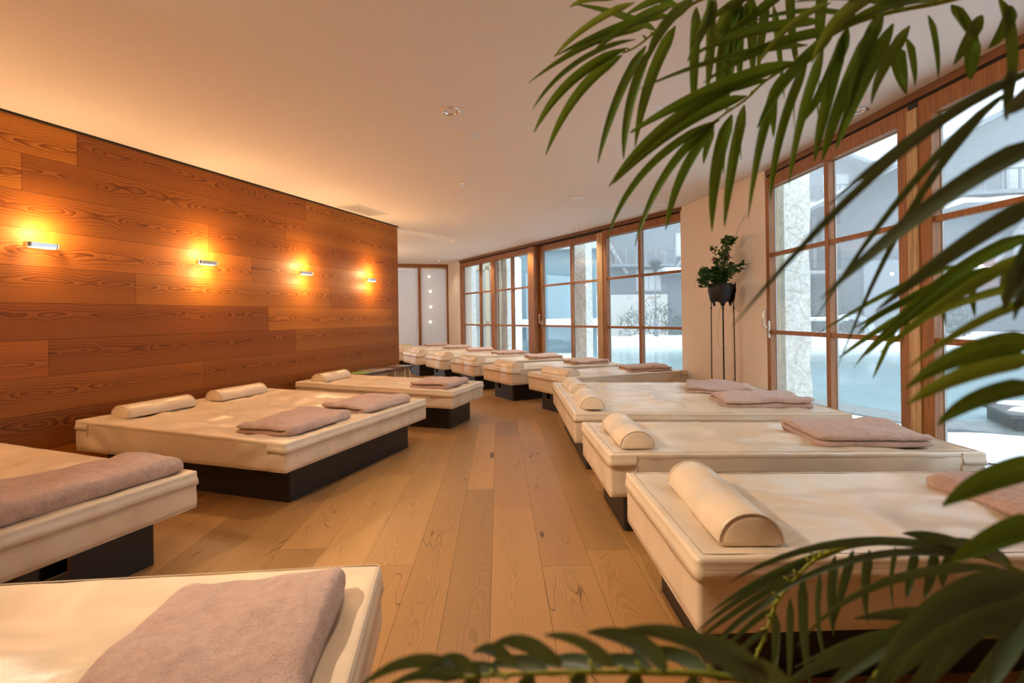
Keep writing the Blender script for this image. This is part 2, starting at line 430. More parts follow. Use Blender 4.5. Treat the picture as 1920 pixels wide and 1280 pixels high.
# glazing -----------------------------------------------------------
T1, T2 = .99, 1.811
def glazed(n, MX, s0, s1, split, dy=0.0, z0=.0, z1=2.64, st=.10, handle=None, stl=None, strr=None):
    root = thing('window_%d' % n, None, None, kind='structure')
    stl = stl or st; strr = strr or st
    b = MB()
    b.box((s0, dy, z0), (s0+stl, dy+.09, z1), 0, MX); b.box((s1-strr, dy, z0), (s1, dy+.09, z1), 0, MX)
    b.box((s0+stl, dy, z1-.115), (s1-strr, dy+.09, z1), 0, MX); b.box((s0+stl, dy, z0), (s1-strr, dy+.09, z0+.13), 0, MX)
    b.build('window_frame', M['frame'], root, bevel=.004)
    b = MB(); w = .055
    b.box((split-w/2, dy+.008, z0+.13), (split+w/2, dy+.08, z1-.115), 0, MX)
    for z in (T1, T2):
        b.box((s0+stl, dy+.016, z-.02), (split-w/2, dy+.07, z+.02), 0, MX)
        b.box((split+w/2, dy+.016, z-.02), (s1-strr, dy+.07, z+.02), 0, MX)
    b.build('glazing_bars', M['frame'], root, bevel=.003)
    b = MB(); b.box((s0+stl-.01, dy+.040, z0+.12), (s1-strr+.01, dy+.052, z1-.105), 0, MX)
    b.build('window_pane', M['glass'], root)
    # bright aluminium glazing beads outside the wood
    b = MB()
    for a, e in ((s0+stl, split-w/2), (split+w/2, s1-strr)):
        b.box((a, dy+.066, z0+.13), (a+.007, dy+.080, z1-.115), 0, MX)
        b.box((e-.007, dy+.066, z0+.13), (e, dy+.080, z1-.115), 0, MX)
        b.box((a+.007, dy+.066, z1-.124), (e-.007, dy+.080, z1-.115), 0, MX)
    b.build('glazing_bead', M['bead'], root)
    if handle is not None:
        h = MB()
        h.box((handle-.014, dy-.008, .93), (handle+.014, dy, 1.11), 0, MX)
        pts = [MX @ Vector(p) for p in ((handle, dy-.004, 1.045), (handle, dy-.05, 1.045), (handle-.005, dy-.06, 1.06), (handle-.012, dy-.062, 1.20), (handle-.012, dy-.052, 1.215), (handle-.012, dy-.03, 1.215))]
        h.tube(pts, .009, 8)
        o = h.build('window_handle', M['steel'], root); o['label'] = 'brushed metal lever handle'
    return root
glazed(1, FM, -.06, 1.78, 1.10, 0, stl=.16, st=.09)
glazed(2, FM, 1.78, 3.48, 2.68, 0)
glazed(3, FM, 3.72, 5.68, 4.80, .07, handle=3.80)
w4 = glazed(4, FM, 5.80, 7.62, 6.67, 0)
txt = bpy.data.curves.new('lettering', 'FONT'); txt.body = 'No access'; txt.size = .066; txt.extrude = .0006
lo_ = bpy.data.objects.new('lettering', txt); COL.objects.link(lo_); lo_.parent = w4
pt = FM @ Vector((7.06, .056, 1.44)); lo_.matrix_local = Matrix(((-fd.x, 0, fo.x, pt.x), (-fd.y, 0, fo.y, pt.y), (0, 1, 0, pt.z), (0, 0, 0, 1)))
txt.materials.append(M['white']); lo_['label'] = 'white lettering No access stuck to the outside of the glass'
glazed(5, RM, -.03, 1.90, .995, 0, handle=.055)
glazed(6, RM, 1.985, 3.90, 2.94, 0)
def struct_box(name, MX, lo, hi, mat, bevel=.004):
    b = MB(); b.box(lo, hi, 0, MX); return tag(b.build(name, mat, bevel=bevel), kind='structure')
struct_box('trim_3', FM, (3.47, -.05, 0), (3.70, .18, 2.64), M['frame'])
struct_box('trim_4', FM, (5.66, -.01, 0), (5.805, .12, 2.62), M['timber'])
struct_box('trim_5', RM, (1.897, -.012, 0), (1.988, .12, 2.60), M['timber'])
struct_box('wall_light_blocker', RM, (3.90, -.01, 0), (8.74, .16, CZ), M['plaster'])  # unseen wall added to keep daylight off the near sides of the loungers
struct_box('trim_8', FM, (-.10, -.012, 2.665), (7.58, .14, CZ), M['beam'])
struct_box('trim_9', FM, (-.10, .012, 2.64), (7.58, .14, 2.666), M['dark'])
struct_box('trim_10', RM, (-.03, 0, 2.665), (3.90, .14, CZ), M['beam'])
struct_box('trim_11', RM, (-.03, .012, 2.64), (3.90, .14, 2.666), M['dark'])
b = MB(); b.box((1.90, .0, 2.585), (1.985, .015, 2.64), 0, RM); tag(b.build('trim_12', M['black']), kind='structure')

# rear wall of blinds ------------------------------------------------
BQ = Vector((-3.171, 14.423, 0)); bd = Vector((math.cos(R(15.5)), math.sin(R(15.5)), 0)); bo = Vector((-bd.y, bd.x, 0))
BM_ = frame_mat(BQ, bd, bo)
root = thing('window_7', None, None, kind='structure')
b = MB()
b.box((-4.6, 0, 2.63), (1.395, .10, CZ), 0, BM_)
for s in (-2.0, -.72, .525, 1.335):
    b.box((s, -.01, 0), (s+.085 if s < 1 else s+.06, .10, 2.63), 0, BM_)
b.build('window_frame', M['frame'], root, bevel=.004)
b = MB(); b.box((-4.6, .10, 0), (1.395, .13, CZ), 0, BM_); b.build('window_pane', M['glass'], root)
for k, (a, e) in enumerate(((-1.9, -.73), (-.63, .52), (.615, 1.33))):
    r_ = thing('roller_blind', ('closed pale grey roller blind far left behind the wood wall', 'closed pale grey roller blind beside the wood wall end', 'closed pale grey roller blind with four round glowing discs before it')[k], 'blind', group='roller blinds on the end window')
    b = MB(); z = 2.57; n = 16
    rows = [[BM_ @ Vector((a + (e-a)*i/6, .03 + .004*math.sin(i*2.1+j*.7), .12+(z-.12)*j/n)) for i in range(7)] for j in range(n+1)]
    ids = [b.verts(r) for r in rows]
    for j in range(n):
        for i in range(6): b.face((ids[j][i], ids[j][i+1], ids[j+1][i+1], ids[j+1][i]), 0, smooth=True)
    b.build('blind_fabric', M['blind'], r_)
    b = MB(); b.tube([BM_ @ Vector((a, .03, 2.60)), BM_ @ Vector((e, .03, 2.60))], .028, 12); b.build('blind_roller', M['white'], r_)
    b = MB(); b.box((a, .018, .095), (e, .042, .12), 0, BM_); b.build('bottom_bar', M['white'], r_)
    b = MB(); b.tube([BM_ @ Vector((e-.035, .0, 2.55)), BM_ @ Vector((e-.03, -.004, 1.0))], .004, 6)
    b.tube([BM_ @ Vector((e-.03, -.004, 1.0)), BM_ @ Vector((e-.03, -.004, .88))], [.006, .011], 8); b.build('blind_cord', M['white'], r_)
root = thing('glow_row', 'vertical row of four small round glowing discs before the right roller blind', 'lamp', BM_ @ Vector((.86, -.05, 0)), R(15.5))  # four small glowing discs one above another on a thin cord
b = MB(); b.tube([(0, 0, .72), (0, 0, CZ)], .0025, 6); b.build('cord', M['white'], root)
for z, x in ((2.36, -.02), (1.94, .012), (1.50, .015), (1.07, 0)):
    b = MB(); b.lathe([(.002, -.034), (.022, -.028), (.034, -.012), (.037, 0), (.034, .012), (.022, .028), (.004, .034)], 16, (x, 0, z), cap0=True, cap1=True)
    b.build('glow_disc', M['glow_disc'], root)

# ceiling fittings ---------------------------------------------------
def downlight(x, y, label, lit, r=.062):
    t = thing('recessed_downlight', label, 'ceiling light', (x, y, CZ), group='recessed ceiling downlights')
    b = MB(); b.lathe([(r*.70, .004), (r*.72, -.006), (r*.9, -.009), (r, -.004), (r, .0)], 28); b.build('trim_ring', M['chrome'], t)
    b = MB(); b.lathe([(r*.71, -.005), (r*.60, .02), (r*.45, .045), (r*.42, .05)], 24); b.build('reflector', M['chrome'], t)
    b = MB(); b.lathe([(r*.43, .045), (r*.3, .036), (.002, .033)], 20, cap1=True); b.build('lamp', M['downglow'] if lit else M['white'], t)
    return t
DL = [(-.43, 3.78, 'round chrome recessed downlight, nearest to the wood wall and largest in view', True, .075),
      (-.51, 5.87, 'round chrome downlight mid ceiling, right of the air vent', True, .065),
      (2.17, 7.20, 'chrome downlight above the plaster pier end of the far glazing', True, .062),
      (1.14, 8.93, 'chrome downlight above the rough timber post of the far glazing', True, .058),
      (.15, 10.60, 'chrome downlight above the wooden door post of the far glazing', True, .058),
      (-.84, 12.29, 'chrome downlight above the farthest far glazing panes', True, .058),
      (-1.95, 13.9, 'tiny chrome downlight near the roller blinds', True, .058),
      (2.53, 5.90, 'chrome downlight above the iron plant stand', True, .058),
      (2.66, 3.88, 'chrome downlight close to the right glazing, seen among palm leaves', True, .058)]
for k, (x, y, l, lit, r) in enumerate(DL): downlight(x, y, l, k < 2, r)
b = MB(); b.lathe([(.004, -.009), (.072, -.009), (.078, -.005), (.078, 0)], 32, (-.35, 4.30, CZ), cap0=True)
tag(b.build('ceiling_speaker', M['white']), 'small flat cream ceiling disc beside the largest downlight', 'speaker')
b = MB(); b.lathe([(.004, -.014), (.105, -.014), (.118, -.006), (.118, 0)], 36, (.84, 6.58, CZ), cap0=True)
tag(b.build('ceiling_speaker', M['white']), 'wide flat white ceiling disc in the middle of the far ceiling', 'speaker')
b = MB(); b.lathe([(.004, -.014), (.085, -.014), (.095, -.006), (.095, 0)], 32, (1.04, 3.81, CZ), cap0=True)
tag(b.build('ceiling_speaker', M['white']), 'flat round ceiling disc glimpsed through the hanging palm leaves', 'speaker')
t = thing('smoke_detector', 'small white smoke detector on the ceiling before the far glazing', 'smoke detector', (-1.15, 10.13, CZ))
b = MB(); b.lathe([(.055, 0), (.055, -.02), (.048, -.03)], 20, cap1=True); b.build('base', M['white'], t)
b = MB(); b.lathe([(.028, -.03), (.03, -.055), (.018, -.068), (.003, -.07)], 16, cap1=True); b.build('sensor', M['white'], t)
vb = frame_mat(W0 + wd*3.55 + wn*.24, wd, wn)
t = thing('air_vent', 'rectangular slotted air vent in the ceiling along the wood wall', 'vent', W0 + wd*3.9 + wn*.26 + Vector((0, 0, CZ)), WA)
b = MB()
for lo, hi in (((-.36, -.17), (.36, -.14)), ((-.36, .14), (.36, .17)), ((-.36, -.14), (-.33, .14)), ((.33, -.14), (.36, .14))):
    b.box((lo[0], lo[1], -.012), (hi[0], hi[1], 0))
b.build('frame', M['white'], t, bevel=.003)
b = MB(); b.box((-.33, -.14, -.003), (.33, .14, -.001)); b.build('dark_back', M['black'], t)
b = MB()
for k in range(9):
    y = -.125 + k*.031; b.box((-.33, y, -.010), (.33, y+.018, -.007))
b.build('slats', M['white'], t)

# wall sconces ---------------------------------------------------------
lights = []
def point(loc, power, col, r=.03, name='lamp_light'):
    l = bpy.data.lights.new(name, 'POINT'); l.energy = power; l.color = col; l.shadow_soft_size = r
    o = bpy.data.objects.new(name, l); o.location = loc; COL.objects.link(o); return o
WARM = (1, .61, .29)
def sconce(s, z, label, up, down, seen=True):
    p = W0 + wd*s + Vector((0, 0, z))
    t = thing('wall_sconce', label, 'wall lamp', p, WA, group='chrome sconces on the wood wall')
    # local: x along the wall, y<0 into the room
    b = MB(); b.box((-.045, -.03, -.016), (.045, -.001, .016)); b.build('wall_plate', M['chrome'], t, bevel=.003)
    b = MB(); prof = []
    for k in range(9):
        a = math.pi/2*k/8; prof.append((.105-.028+.028*math.sin(a), -.085-.0+.028*(1-math.cos(a))))
    out = [(-x, y) for x, y in reversed(prof)] + prof
    inn = [(x*.955, y+.006) for x, y in out]
    out = [(-.105, -.03)] + out + [(.105, -.03)]; inn = [(-.099, -.03)] + inn + [(.099, -.03)]
    h = .0175
    rings = []
    for (xo, yo), (xi, yi) in zip(out, inn):
        rings.append([(xo, yo, -h), (xo, yo, h), (xi, yi, h), (xi, yi, -h)])
    b.loft(rings, 0, True, True, True, smooth=False); b.build('chrome_band', M['chrome'], t)
    b = MB(); b.box((-.075, -.074, -.020), (.075, -.034, -.012)); b.box((-.075, -.074, .010), (.075, -.034, .0165)); b.build('lamp_glass', M['lampglow'], t, bevel=.002)
    b = MB(); b.box((-.085, -.078, -.012), (.085, -.032, .010)); b.build('lamp_body', M['white'], t)
    if up: point(p + wn*.14 + Vector((0, 0, .10)), up, WARM, .03)
    if down: point(p + wn*.14 + Vector((0, 0, -.10)), down, WARM, .03)
SCN = [(.21, 'nearest chrome wall sconce, leftmost on the wood wall', 8.5, 1.2), (1.585, 'second chrome wall sconce from the left on the wood wall', 9, 6),
       (2.97, 'third chrome wall sconce, right of the second on the wood wall', 9, 6), (4.36, 'last chrome wall sconce, nearest the end of the wood wall', 8.5, 6)]
for s, l, u, d in SCN: sconce(s, 1.775, l, u, d)
for s, e in ((-1.17, 12), (-2.55, 6), (-3.9, 3), (-5.3, 3)): sconce(s, 1.775, 'chrome wall sconce on the stretch of wood wall behind the viewpoint', e*.55, e*1.2)

# ------------------------------------------------------------------ loungers
def rrect(L, W, r, n=6, inset=0.0, dens=.06):
    """rounded rectangle outline from x 0..L, y -W/2..W/2 (counter-clockwise), fixed point count per (L,W)"""
    r_ = max(r-inset, 1e-5); x0, x1, y0, y1 = inset, L-inset, -W/2+inset, W/2-inset
    nx, ny = max(4, int(L/dens)), max(4, int(W/dens)); pts = []
    def arc(cx, cy, a0):
        for k in range(n): a = a0 + math.pi/2*k/(n-1); pts.append((cx+r_*math.cos(a), cy+r_*math.sin(a)))
    def line(p, q, m):
        for k in range(1, m): pts.append((p[0]+(q[0]-p[0])*k/m, p[1]+(q[1]-p[1])*k/m))
    arc(x0+r_, y0+r_, math.pi); line((x0+r_, y0), (x1-r_, y0), nx)
    arc(x1-r_, y0+r_, -math.pi/2); line((x1, y0+r_), (x1, y1-r_), ny)
    arc(x1-r_, y1-r_, 0); line((x1-r_, y1), (x0+r_, y1), nx)
    arc(x0+r_, y1-r_, math.pi/2); line((x0, y1-r_), (x0, y0+r_), ny)
    return pts
ZB, ZH, ZF = .24, .468, .428
def ztop(x, L): return ZH + (ZF-ZH)*min(1, max(0, x/L))
BEDS = {}
def bed(key, hx, hy, ang, L, W, label, flap='ends', double=False, notch=True, seed=0):
    t = thing('double_lounger' if double else 'lounger', label, 'lounger', (hx, hy, 0), R(ang), 'cream upholstered relaxation loungers')
    BEDS[key] = (Matrix.Translation((hx, hy, 0)) @ Matrix.Rotation(R(ang), 4, 'Z'), L, W, ang)
    s = seed*7.3; hy_ = W/2
    def side_disp(x, y, z):
        d = .003*nz(x*5+s, y*5, z*7) + .003*nz(x*14+z*16+s, y*14-z*10, 3)
        # diagonal pull folds near the corners
        cx = min(x, L-x)
        d += (.022 if double else .012)*min(1, max(0, cx-.04)/.14)*math.exp(-(cx/.40)**2)*(math.sin(cx*(22+5*math.sin(s)) + (z-ZB)*30 + s)+.3*nz(cx*9, z*4, s))*math.exp(-((z-.33)/.1)**2) if abs(abs(y)-hy_) < .03 else 0
        return d
    b = MB(); rings = []
    for ins, f in ((.05, 0), (.012, 0), (.001, .04), (.0, .16), (.0, .28), (.0, .40), (.0, .52), (.001, .64), (.001, .76), (.003, .88)):
        ring = []
        for x, y in rrect(L, W, .018, inset=max(ins, 0)):
            z = ZB + (ztop(x, L)-ZB)*f + .004*nz(x*4+s, y*4, 9)*(1-f)
            o = side_disp(x, y, z) - min(ins, 0)
            nx_ = -1 if x < .03 else (1 if x > L-.03 else 0); ny_ = -1 if y < -W/2+.03 else (1 if y > W/2-.03 else 0)
            ring.append((x+nx_*o, y+ny_*o, z))
        rings.append(ring)
    b.loft(rings, 0, True, cap0=True)
    b.build('mattress', M['leather'], t)
    # the cover: rolled edge and sagging, wrinkled top
    b = MB(); rings = []
    nl = int(W/2/.03)
    top_layers = [(.004, -.03), (.001, -.018), (.001, -.010), (.004, -.003), (.010, 0), (.020, .001)] + [(.020 + (W/2-.020)*(k/nl), 0) for k in range(1, nl+1)]
    for ins, dz in top_layers:
        ring = []
        for x, y in rrect(L, W, .018, inset=ins):
            e = min(x, L-x, W/2-abs(y)); k = max(0, min(1, (e-.02)/.15)); k = k*k*(3-2*k)
            z = ztop(x, L) + dz
            sag = -.016*k
            if double: sag += .012*k*math.exp(-(y/.11)**2)
            wr = .014*nz(x*2.4+s, y*5.5+s, 1.5) + .010*nz(x*6+y*3+s, y*9-x*2, 4) 
            crease = .009*max(0, math.sin(x*11 + 5*nz(x*1.7+s, y*2.2, 2) + y*6))**6
            z += sag + (wr + crease)*k*1.25 + .004*nz(x*9+s, y*9, 2)*(1-k)
            ring.append((x, y, z))
        rings.append(ring)
    b.loft(rings, 0, True)
    b.build('top_cover', M['leather'], t, weld=True)
    # overhanging flap with its zip seam
    base = rrect(L, W, .018)
    def band(sel, o):
        ids = []
        for (x, y) in sel:
            cx = min(max(x, .02), L-.02); cy = min(max(y, -W/2+.02), W/2-.02)
            n = Vector((x-cx, y-cy, 0)); n = n.normalized() if n.length > 1e-6 else Vector((0, 1, 0))
            zt = ztop(x, L); wv = .005*nz(x*6+s, y*6, 5); ou = .0035 + .003*nz(x*7, y*7+s, 8)
            P = Vector((x, y, 0))
            ids.append([P-n*.008+Vector((0, 0, zt+.001)), P+n*.001+Vector((0, 0, zt-.003)), P+n*.003+Vector((0, 0, zt-.012)), P+n*.003+Vector((0, 0, zt-.030)), P+n*.0045+Vector((0, 0, zt-.032)), P+n*(ou+.003)+Vector((0, 0, zt-.045)), P+n*(ou+.006)+Vector((0, 0, zt-.066+wv)), P+n*(ou-.002)+Vector((0, 0, zt-.067+wv)), P+n*.001+Vector((0, 0, zt-.038))])
        o.loft(ids, 0, False)
    b = MB(); pipe = MB()
    if flap == 'full':
        band(base + [base[0]], b)
    else:
        cut = .15
        n = len(base); start = next(i for i in range(n) if base[i][0] > L*.5)
        seq = base[start:] + base[:start]; run = []
        for p in seq + [None]:
            if p is not None and (p[0] < cut or p[0] > L-cut): run.append(p)
            else:
                if len(run) > 3:
                    fb = MB(); band(run, fb); fb.build('cover_flap', M['leather'], t)
                run = []
        for x in (cut-.01, L-cut+.01):
            for sy in (-1, 1):
                sm = MB(); sm.tube([(x, sy*(W/2+.001), ZB+.008), (x, sy*(W/2+.002), ZB+.12), (x, sy*(W/2+.001), ztop(x, L)-.01)], .0035, 6); sm.build('side_seam', M['leather_edge'], t)
    if flap == 'full': b.build('cover_flap', M['leather'], t)
    sm = MB()
    rg = rrect(L, W, .018, inset=.030 if flap != 'none' else .004)
    if key in ('R1', 'R2', 'R3', 'L1'): pass
    else: rg = []
    if rg: sm.tube([(x, y, ztop(x, L)+.0012) for x, y in rg] + [(rg[0][0], rg[0][1], ztop(rg[0][0], L)+.0012)], .0016, 5, cap=False); sm.build('top_seam', M['seam'] if key != 'L1' else M['leather_edge'], t)
    for rg in (rrect(L, W, .018, inset=.004),):
        pipe.tube([(x, y, ZB+.004) for x, y in rg] + [(rg[0][0], rg[0][1], ZB+.004)], .002, 5, cap=False)
    pipe.build('piping', M['leather_edge'], t)
    # plinth board box with notched hand hole in both ends
    px0, px1, py = .11, L-.11, W/2-.145
    b = MB()
    rr = rrect(px1-px0, 2*py, .022, 5, dens=.5); rr = [(x+px0, y) for x, y in rr]
    h0, h1, zc = py-.20, py-.09, .135
    for z0, z1 in ((0, zc), (zc, ZB-.0)):
        lo = [(x, y, z0) for x, y in rr]; hi = [(x, y, z1) for x, y in rr]
        ids = b.verts(lo), b.verts(hi); n = len(rr)
        for k in range(n):
            k2 = (k+1) % n
            (xa, ya), (xb, yb) = rr[k], rr[k2]
            onend = (abs(xa-px0) < 1e-4 and abs(xb-px0) < 1e-4) or (abs(xa-px1) < 1e-4 and abs(xb-px1) < 1e-4)
            if onend and z0 > 0 and notch: continue
            b.face((ids[0][k], ids[0][k2], ids[1][k2], ids[1][k]), 0, smooth=not onend)
    for xe, sg in ((px0, 1), (px1, -1)) if notch else ():
        h0, h1 = (py-.20, py-.09) if sg > 0 else (.09-py, .20-py)
        ye = py-.022
        def q(pts, m):
            i = b.verts(pts); b.face(i if sg < 0 else list(reversed(i)), m)
        z0, z1 = zc, ZB
        q([(xe, -ye, z0), (xe, h0, z0), (xe, h0, z1), (xe, -ye, z1)], 0)
        q([(xe, h1, z0), (xe, ye, z0), (xe, ye, z1), (xe, h1, z1)], 0)
        a = xe + sg*.02; c = xe + sg*.09
        q([(xe, h0, z0), (xe, h1, z0), (a, h1, z0), (a, h0, z0)], 1)
        q([(xe, h0, z1), (xe, h0, z0), (a, h0, z0), (a, h0, z1)], 1)
        q([(xe, h1, z0), (xe, h1, z1), (a, h1, z1), (a, h1, z0)], 1)
        q([(a, h0-.05, z0-.06), (a, h1+.05, z0-.06), (c, h1+.05, z0-.06), (c, h0-.05, z0-.06)], 2)
        q([(c, h0-.05, z0-.06), (c, h1+.05, z0-.06), (c, h1+.05, z1), (c, h0-.05, z1)], 2)
    b.box((px0+.1, -py+.03, .001), (px1-.1, py-.03, ZB-.02), 2)
    b.build('plinth', [M['plinth'], M['ply'], M['hole']], t)
    return t

# key, head-edge centre x y, direction head->foot, length, width
bed('L1', -2.393, .926, 7.0, 2.04, .87, 'cream lounger nearest on the left, its foot corner large at the bottom of the photo', 'none', notch=False, seed=1)
bed('L2', -3.697, 2.911, -19.4, 2.04, .86, 'cream lounger by the wood wall, cut by the left picture edge', 'full', seed=2)
bed('DL', -2.990, 4.680, -19.4, 1.98, 1.79, 'wide cream double lounger against the wood wall with two bolsters', 'ends', True, notch=False, seed=3)
bed('L4', -2.415, 6.400, -19.4, 2.04, .84, 'single cream lounger at the end of the wood wall, before the magazine benches', 'full', notch=False, seed=4)
bed('R1', .530, 1.955, 1.4, 2.04, .86, 'nearest cream lounger on the window side, partly behind palm leaves', 'full', notch=False, seed=5)
bed('R2', .485, 3.105, 2.0, 2.05, .84, 'second single cream lounger on the window side, between the nearest one and the double', 'ends', notch=False, seed=6)
bed('R3', .4475, 4.750, .5, 2.10, 1.83, 'wide cream double lounger on the window side, by the plant stand', 'full', True, notch=False, seed=7)
FAR = [('R4', .415, 6.34, 'first slanted cream lounger behind the window side double lounger, foot against the plaster pier'),
       ('R5', -.235, 7.43, 'second slanted cream lounger of the far row, with a notched hand hole facing the aisle'),
       ('R6', -.855, 8.56, 'third slanted cream lounger of the far row, its foot by the wooden door post'),
       ('R7', -1.49, 9.655, 'fourth slanted cream lounger of the far row'),
       ('R8', -2.145, 10.68, 'fifth slanted cream lounger of the far row, head beside the wood wall end'),
       ('R9', -2.79, 11.735, 'sixth slanted cream lounger of the far row, half hidden behind the wood wall'),
       ('R10', -3.42, 12.80, 'farthest cream lounger, last before the roller blinds')]
for i, (k, x, y, l) in enumerate(FAR): bed(k, x, y, 30.0, 2.04, .86, l, 'ends', notch=k in ('R4', 'R5', 'R7'), seed=10+i)

# bolsters: half-round head rolls -------------------------------------
def bolster(key, x, y, rot, label, L=.56, w=.20, h=.098):
    MX, BL, BW, ang = BEDS[key]
    slope = -math.atan((ZH-ZF)/BL)
    p = MX @ Vector((x, y, ztop(x, BL)-.011))
    t = thing('bolster', label, 'pillow', p, R(ang+rot), 'half-round cream bolsters')
    b = MB(); prof = []
    for k in range(15):
        a = math.pi*k/14; prof.append((w/2*math.cos(a), h*math.sin(a)**.85 if 0 < k < 14 else 0))
    prof = [(w/2-.012, -.0)] + prof[0:0] + prof + []
    prof = [(w/2*math.cos(math.pi*k/14), .012+(h-.012)*math.sin(math.pi*k/14)) for k in range(15)] + [(-w/2+.008, 0), (0, -.002), (w/2-.008, 0)]
    rings = []
    m = 18
    for j in range(m+1):
        u = j/m; yy = (u-.5)*L; e = 1.0
        if u in (0, 1): e = .97
        rings.append([(px*e + .002*nz(px*20, yy*9, x), yy, pz*(e if pz > .02 else 1) + .003*nz(px*9+x, yy*8, 1)*(pz > .02)) for px, pz in prof])
    caps = [(.75, .004), (.4, .006), (.1, .007)]
    def cap(sg): return [[(px*k, sg*(L/2+dy), pz*k+.02*(1-k)) for px, pz in prof] for k, dy in caps]
    rings = list(reversed(cap(-1))) + rings + cap(1)
    b.loft(rings, 0, True, True, True)
    b.build('cover', M['leather'], t)
    for yy in (-L/2, L/2):
        b = MB(); b.tube([(px*.97, yy, pz*.97+.002) for px, pz in prof[:15]], .0028, 6); b.build('piping', M['leather_edge'], t)
bolster('R1', .235, -.02, -3, 'largest cream bolster, on the nearest window side lounger', .60, .21, .105)
bolster('R2', .205, .02, -2, 'cream bolster on the second single lounger of the window side', .57)
bolster('R3', .185, .37, 3, 'farther cream bolster of the pair on the window side double lounger', .56)
bolster('R3', .185, -.42, -2, 'nearer cream bolster of the pair on the window side double lounger', .56)
bolster('R4', .20, .0, 0, 'cream bolster on the first slanted lounger by the plaster pier', .58)
bolster('R5', .20, .0, 0, 'cream bolster on the second slanted far lounger', .58)
bolster('R6', .20, .0, 0, 'cream bolster on the third slanted far lounger', .58)
bolster('R7', .20, .0, 0, 'cream bolster on the fourth slanted far lounger', .56)
bolster('R8', .20, .0, 0, 'cream bolster on the fifth slanted far lounger near the wall end', .56)
bolster('R9', .20, .0, 0, 'cream bolster on the half hidden lounger behind the wood wall end', .56)
bolster('DL', .17, -.40, 2, 'nearer cream bolster of the pair on the double lounger by the wood wall', .58)
bolster('DL', .16, .42, 2, 'farther cream bolster of the pair on the double lounger by the wood wall', .56)
bolster('L4', .20, -.02, 3, 'cream bolster on the single lounger at the wood wall end', .52)

# folded fleece blankets -----------------------------------------------
def blanket(key, x, y, rot, label, lx=.46, ly=.66, th=.034, layers=2, fold=1, seed=1):
    """lx along the local x of the fold profile, ly across; fold sits at +x"""
    MX, BL, BW, ang = BEDS[key]
    p = MX @ Vector((x, y, ztop(x, BL)-.013))
    t = thing('folded_blanket', label, 'blanket', p, R(ang+rot), 'folded rose fleece blankets')
    s = seed*3.7; b = MB()
    # closed C-shaped profile in (x,z): lower layer, fold, upper layer
    prof = []; h = th; gap = .003
    xs = [-lx/2 + lx*k/10 for k in range(11)]
    R_ = h + gap/2
    for xx in xs: prof.append((xx, 0, 0))
    for k in range(1, 8):
        a = -math.pi/2 + math.pi*k/8; prof.append((lx/2 + R_*.9*math.cos(a), R_ + R_*math.sin(a), 1))
    for xx in reversed(xs): prof.append((xx, 2*h+gap, 2))
    for k in range(1, 4):
        a = math.pi/2 + math.pi*k/4; prof.append((-lx/2 + h*.5*math.cos(a)-.0, 1.5*h+gap + h*.5*math.sin(a), 2))
    prof.append((-lx/2+.004, h+gap, 2))
    for xx in xs[1:-1]: prof.append((xx, h+gap, 3))
    prof.append((lx/2, h+gap/2, 3))
    for xx in reversed(xs[1:-1]): prof.append((xx, h, 3))
    prof.append((-lx/2+.004, h, 0))
    for k in range(1, 4):
        a = math.pi/2 + math.pi*k/4; prof.append((-lx/2 + h*.5*math.cos(a), h*.5 + h*.5*math.sin(a), 0))
    rings = []; m = 22
    for j in range(m+1):
        u = j/m; yy = (u-.5)*ly
        um = min(u, 1-u); e = 1 - .55*max(0, 1-um/.05)**2; rc = 1 - .07*max(0, 1-um/.09)**2
        ring = []
        for px, pz, kind in prof:
            wob = .012*nz(px*3+s, yy*3, 1)
            c = .5*(h) if pz <= h else 1.5*h
            z = c + (pz-c)*e
            puff = .030*nz(px*3.6+s, yy*3.6+s, 2) + .012*nz(px*12, yy*12, s) + .012*(1-(2*px/lx)**2)*(1-(2*yy/ly)**2) if pz > .8*h else 0
            z += puff*min(1, pz/(2*h)) + .006*max(0, nz(px*5+yy*9+s, px*2, 7))*(pz > h)
            if pz < 1e-6: z = 0
            yy2 = yy + .010*nz(px*6+s, pz*40, 5)*(1 if u > .5 else -1)*abs(u-.5)*2 + .012*math.sin(px*3+s)*(u-.5)*2
            ring.append((px*rc + wob*.6 + .012*nz(yy*5+s, pz*30, 3), yy2, z))
        rings.append(ring)
    ids = b.loft(rings, 0, True)
    b.face(list(reversed(ids[0]))); b.face(ids[-1])
    o = b.build('fleece', M['towel'], t, shade=True)
    return t
blanket('L1', 1.735, .02, 0, 'rose fleece blanket large in the foreground on the nearest left lounger', .40, .60, .032, seed=1)
blanket('L2', 1.78, .0, 0, 'rose fleece blanket on the left lounger cut by the picture edge', .34, .78, .042, seed=2)
blanket('DL', 1.62, -.40, 1, 'nearer rose blanket of the pair on the double lounger by the wood wall', .44, .68, .032, seed=3)
blanket('DL', 1.66, .42, -3, 'farther rose blanket of the pair on the double lounger by the wood wall', .42, .66, .032, seed=4)
blanket('L4', 1.66, .02, 2, 'rose blanket on the single lounger at the wood wall end', .44, .60, .032, seed=5)
blanket('R1', 1.63, -.02, 186, 'rose blanket on the nearest window side lounger, behind palm leaves at the right edge', .60, .66, .032, seed=6)
blanket('R2', 1.60, -.02, 84, 'rose blanket on the second single lounger of the window side, its layers showing', .46, .62, .034, seed=7)
blanket('R3', 1.62, .40, 70, 'farther rose blanket of the pair on the window side double lounger', .50, .62, .030, seed=8)
blanket('R3', 1.66, -.36, 82, 'nearer rose blanket of the pair on the window side double lounger', .50, .66, .032, seed=9)
